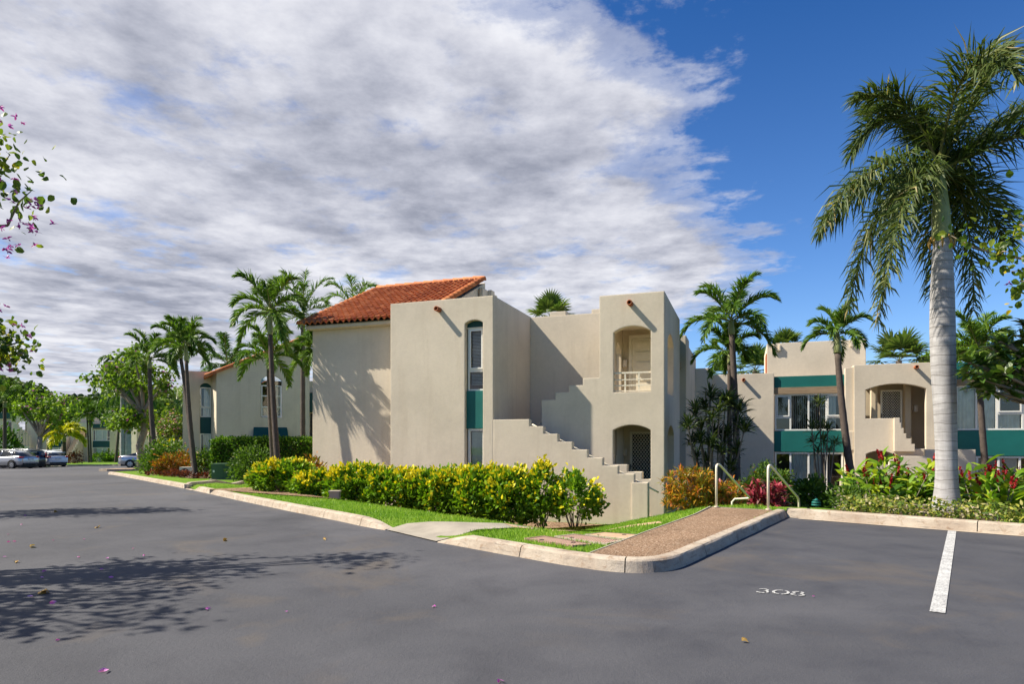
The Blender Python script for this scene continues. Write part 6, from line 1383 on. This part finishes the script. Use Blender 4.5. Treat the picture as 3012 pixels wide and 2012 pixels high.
def car(name, label, paint, X, Y, hd, kind, lampc=True, lift=0):
    Lc, Wd = {'suv': (4.75, .95), 'big': (4.9, .96), 'sedan': (4.85, .92)}[kind]
    root = thing(name, label, 'car', (0, 0, 0), 'cars parked in the far stalls')
    if kind == 'sedan':
        low = [(-2.42, .50, .86, .62), (-2.36, .34, 1.00, .80), (-2.0, .26, 1.07, .90), (-1.4, .24, 1.04, .92), (0, .22, .98, .92), (1.2, .22, .96, .92), (1.9, .24, .88, .88), (2.25, .28, .76, .78), (2.42, .36, .64, .55)]
        gh = [(-1.95, 1.06, .74, .74), (-1.35, 1.26, .80, .66), (-.75, 1.40, .82, .62), (-.1, 1.45, .83, .62), (.45, 1.40, .83, .64), (1.25, .99, .80, .78)]
        wx, wr = (-1.42, 1.40), .335
    else:
        low = [(-2.36, .48, .92, .70), (-2.30, .36, 1.08, .86), (-2.0, .30, 1.14, .93), (-1.4, .28, 1.12, .95), (0, .27, 1.06, .95), (1.2, .27, 1.04, .94), (1.8, .28, .98, .90), (2.2, .32, .86, .80), (2.37, .40, .72, .58)]
        if kind == 'suv': gh = [(-2.26, 1.10, .80, .80), (-1.85, 1.46, .82, .68), (-1.45, 1.58, .84, .64), (-.6, 1.66, .85, .63), (0, 1.67, .85, .63), (.5, 1.58, .85, .66), (1.45, 1.06, .82, .80)]
        else: gh = [(-2.30, 1.12, .84, .84), (-2.12, 1.60, .85, .74), (-1.9, 1.72, .86, .70), (-.6, 1.80, .87, .69), (.1, 1.79, .87, .69), (.6, 1.68, .86, .70), (1.4, 1.08, .83, .80)]
        wx, wr = (-1.40, 1.42), .375
    m = MB(); R_ = []
    for x, zb, zt, w in low:
        zm = zb+(zt-zb)*.45
        R_.append([(x, -w*.86, zb), (x, -w*.98, zb+.10), (x, -w, zm), (x, -w*.985, zt-.12), (x, -w*.90, zt), (x, 0, zt+.025), (x, w*.90, zt), (x, w*.985, zt-.12), (x, w, zm), (x, w*.98, zb+.10), (x, w*.86, zb)])
    V = [p for r in R_ for p in r]; k = 11
    F = [(i*k+j, i*k+(j+1) % k, (i+1)*k+(j+1) % k, (i+1)*k+j) for i in range(len(low)-1) for j in range(k)]+[tuple(range(k)), tuple((len(low)-1)*k+j for j in range(k))]
    m.add(V, F); body = m.build('body', paint, root, True)
    g = MB(); R_ = []
    for x, z, wb, wt in gh:
        zb = np.interp(x, [q[0] for q in low], [q[2] for q in low])-.02
        R_.append([(x, -wb, zb), (x, -(wb+wt)/2-.01, (zb+z)/2), (x, -wt, z-.03), (x, 0, z), (x, wt, z-.03), (x, (wb+wt)/2+.01, (zb+z)/2), (x, wb, zb)])
    V = [p for r in R_ for p in r]; k = 7; n = len(gh)
    F = []; MI = []
    for i in range(n-1):
        for j in range(k-1):
            F.append((i*k+j, i*k+j+1, (i+1)*k+j+1, (i+1)*k+j)); roof = j in (2, 3) and 1 <= i <= n-3
            MI.append(0 if roof else 1)
    b0 = 0
    g.v = V; g.f = F; g.m = MI; g.t = [.5]*len(F)
    g.build('windows', [paint, M['cargl']], root, True)
    pm = MB()
    for s in (-1, 1):                                              # pillars and roof rails
        for x in ((-1.25, -.15) if kind != 'sedan' else (-.95, .05)):
            i = np.interp(x, [q[0] for q in gh], range(n)); a = np.interp(x, [q[0] for q in gh], [q[3] for q in gh]); z = np.interp(x, [q[0] for q in gh], [q[1] for q in gh]); wb = np.interp(x, [q[0] for q in gh], [q[2] for q in gh]); zb = np.interp(x, [q[0] for q in low], [q[2] for q in low])
            pm.tube([(x, s*(wb+.005), zb-.02), (x-.02, s*((wb+a)/2+.012), (zb+z)/2), (x-.04, s*(a+.005), z-.04)], .035, 6)
        if kind != 'sedan': pm.tube([(-1.7, s*.6, gh[2][1]+.02), (-1.4, s*.62, gh[2][1]+.10), (.1, s*.62, gh[3][1]+.05), (.35, s*.62, gh[4][1])], .022, 6)
    pm.build('pillars', paint, root, True)
    arch_ = MB()
    for x in wx:
        for s in (-1, 1):
            arch_.add([(x+(wr+.07)*math.cos(PI*q/12), s*(Wd+.004), wr+(wr+.07)*math.sin(PI*q/12)) for q in range(13)]+[(x-(wr+.07), s*(Wd+.004), .24), (x+(wr+.07), s*(Wd+.004), .24)], [tuple(range(15))])
    arch_.build('wheel_arches', M['black'], body, False, False)
    for x in wx:
        for s in (-1, 1): wheel(root, x, s*(Wd+.025), wr)
    for s in (-1, 1):
        tl = MB()
        if kind == 'sedan': tl.tube([(-2.40, s*.50, .90), (-2.34, s*.78, .94), (-2.05, s*.915, .97)], [.05, .055, .03], 8)
        elif kind == 'suv': tl.tube([(-2.31, s*.62, 1.02), (-2.24, s*.86, 1.0), (-1.92, s*.955, 1.06)], [.075, .085, .04], 8)
        else: tl.tube([(-2.30, s*.84, 1.40), (-2.33, s*.88, 1.15), (-2.34, s*.86, .95)], [.06, .08, .06], 8)
        tl.build('tail_lamp', M['tail'], root, True)
    pl_ = MB(); pl_.box(W, -2.43 if kind == 'sedan' else -2.40, -2.33, -.26, .26, .78, .94); pl_.build('number_plate', M['plate'], root)
    bp = MB(); bp.box(W, -2.44, -2.30, -.72, .72, .36, .50); bp.build('rear_bumper', M['black'] if kind != 'sedan' else paint, root)
    un = MB(); un.box(W, -2.2, 2.2, -.78, .78, .16, .30); un.build('underbody', M['black'], root)
    if kind != 'sedan':
        w_ = MB(); w_.box(W, -2.38, -2.20, -.6, .6, gh[1][1]-.03, gh[1][1]+.02); w_.build('rear_spoiler', paint, root)
    for s in (-1, 1):
        mr = MB(); mr.tube([(.75, s*.86, 1.10), (.78, s*1.0, 1.14), (.74, s*1.08, 1.12)], [.05, .10, .05], 8); mr.build('door_mirror', paint, root, True)
    cx, cy = X+hd[0]*Lc/2, Y+hd[1]*Lc/2; root.location = (cx, cy, zr(cx, cy)+lift); root.rotation_euler = (0, 0, math.atan2(hd[1], hd[0]))
    return root
pS, pB, pW = carpaint('silver_car_paint', (.42, .43, .45), .7), carpaint('black_car_paint', (.010, .012, .018), .2), carpaint('white_car_paint', (.72, .74, .76), 0)
car('parked_car', 'silver crossover parked nearest, cut by the left frame edge', pS, -42.6, 56.6, (-.985, .17), 'suv')
car('parked_car', 'black sport utility car parked between the silver and white cars', pB, -44.3, 59.6, (-.90, .43), 'big')
car('parked_car', 'white rounded crossover parked beyond the black car', pW, -44.2, 62.3, (-.86, .51), 'suv')
car('parked_car', 'silver sedan half hidden behind the orchid tree trunk', pS, -34.0, 55.6, (.97, .22), 'sedan')
# ------------------------------------------------------------------ small things
def transformer():
    p = at(658, 1408, 31.0); z = gz(p[0], p[1]); root = thing('transformer_box', 'green metal transformer box on the lawn', 'transformer box', (p[0], p[1], z)); f = Fr(p[0]+.05, p[1], R(16))
    mb = MB(); mb.slab([(-.52, -.1), (-.52, .66), (-.46, .72), (.46, .72), (.52, .66), (.52, -.1)], [], lambda a, zz, t: f.p(a, t, z+zz), -.45, .45); mb.build('cabinet', M['utility'], root)
    ld = MB(); ld.slab([(-.56, .66), (-.50, .77), (.50, .77), (.56, .66)], [], lambda a, zz, t: f.p(a, t, z+zz), -.49, .49); ld.build('lid', M['utility'], root)
    boxes(root, 'warning_tag', M['yellowtag'], f, (.10, .36, -.497, -.49, z+.675, z+.715)); boxes(root, 'paper_tag', M['white'], f, (-.46, -.38, -.457, -.452, z+.36, z+.46))
    boxes(root, 'door_seam', M['black'], f, (-.005, .005, -.456, -.451, z+.02, z+.64)); boxes(root, 'base_pad', M['concrete'], f, (-.62, .62, -.55, .55, z-.3, z+.03))
transformer()
def condenser():
    p = at(552, 1404, 33.0); z = gz(p[0], p[1]); root = thing('air_conditioner', 'beige outdoor air conditioner among the orange crotons', 'air conditioner', (p[0], p[1], z)); f = Fr(p[0], p[1], 0)
    boxes(root, 'casing', M['cream'], f, (-.34, .34, -.18, .18, z-.05, z+.56)); g = MB(); g.add([f.p(-.05+.22*math.cos(2*PI*k/20), -.184, z+.28+.22*math.sin(2*PI*k/20)) for k in range(20)], [tuple(range(20))]); g.build('fan_grille', M['black'], root, False, False)
condenser()
def pathlight():
    x, y = at(2401, 1400, 14.0)[:2]; z = gz(x, y); root = thing('path_light', 'green tiered path light behind the bay kerb', 'path light', (x, y, z)); mb = MB(); t = .14
    mb.tube([(x, y, z-.1), (x, y, t-.02)], .022, 8); mb.build('post', M['teal'], root, True)
    s = MB()
    for k, (r0, r1) in enumerate(((.10, .10), (.10, .09), (.085, .03))): s.tube([(x, y, t-.06+.055*k), (x, y, t-.035+.055*k), (x, y, t-.015+.055*k)], [r0, r1, r1*.5], 14)
    s.build('lamp_shade', M['teal'], root, True)
    boxes(root, 'lens', M['white'], W, (x-.03, x+.03, y-.03, y+.03, t-.06, t+.05))
pathlight()
sp = thing('paver_block', 'concrete block glimpsed at the foot of the gold hedge', 'block', at(985, 1478, 17.6)); p = at(985, 1478, 17.6)
sp.location = (p[0], p[1], gz(p[0], p[1])); boxes(sp, 'slab', M['concrete'], W, (p[0]-.13, p[0]+.13, p[1]-.1, p[1]+.1, gz(p[0], p[1])-.05, gz(p[0], p[1])+.22)); boxes(sp, 'cap', M['coverrim'], W, (p[0]-.15, p[0]+.15, p[1]-.12, p[1]+.12, gz(p[0], p[1])+.221, gz(p[0], p[1])+.26))
def ground_at(px, py):
    d = np.array([(px-1506)/1880, 1, -(py-1297)/1880]); t = 2.0
    while t < 60:
        q = d*t
        if CAM_H+q[2] < zr(q[0], q[1]): break
        t += .02
    return q[0], q[1]
PET = [(133, 1683, .05), (145, 1779, .06), (97, 1758, .05), (334, 1702, .05), (603, 1797, .05), (318, 1976, .06), (293, 1679, .04), (30, 1596, .05), (48, 1595, .05), (118, 1703, .035), (420, 1637, .035), (247, 1589, .035), (163, 1890, .03), (18, 1640, .04), (230, 1643, .04), (320, 1645, .035), (70, 1519, .05), (20, 1575, .04), (395, 1616, .03), (1275, 1788, .04), (1470, 2006, .05), (2388, 1758, .03), (60, 1545, .04), (158, 1592, .03), (842, 1806, .03)]
for i, (px, py, s) in enumerate(PET):
    x, y = ground_at(px, py); a = random.uniform(0, 6.28); lb = LB()
    lb.leaves(np.array([[x, y, zr(x, y)+.012]]*2), np.array([[math.cos(a), math.sin(a), .12], [math.cos(a+.9), math.sin(a+.9), .2]]), s*1.0, s*.42, 0, None, .2)
    tag(lb.build('fallen_petal', M['petal']), 'small magenta petal fallen on the dark asphalt', 'petal', 'fallen petals on the asphalt')
DRY = [(136, 1741, .12, 'largest curled dry leaf in the shade of the orchid tree'), (290, 1553, .09, 'dry tan leaf on sunlit asphalt beyond the tree shade'), (88, 1613, .08, None), (656, 1593, .07, None), (950, 1590, .06, None), (158, 1509, .09, None), (42, 1657, .07, None), (2182, 1893, .05, None)]
for px, py, s, lab in DRY:
    x, y = ground_at(px, py); a = random.uniform(0, 6.28); lb = LB()
    lb.leaves(np.array([[x, y, zr(x, y)+.014]]*2), np.array([[math.cos(a), math.sin(a), .15], [math.cos(a+.5), math.sin(a+.5), .5]]), s, s*.6, 0, None, .5, fold=.9)
    tag(lb.build('dry_leaf', M['dryleaf']), lab or 'small dry tan leaf lying on the asphalt', 'leaf', 'dry leaves on the asphalt')
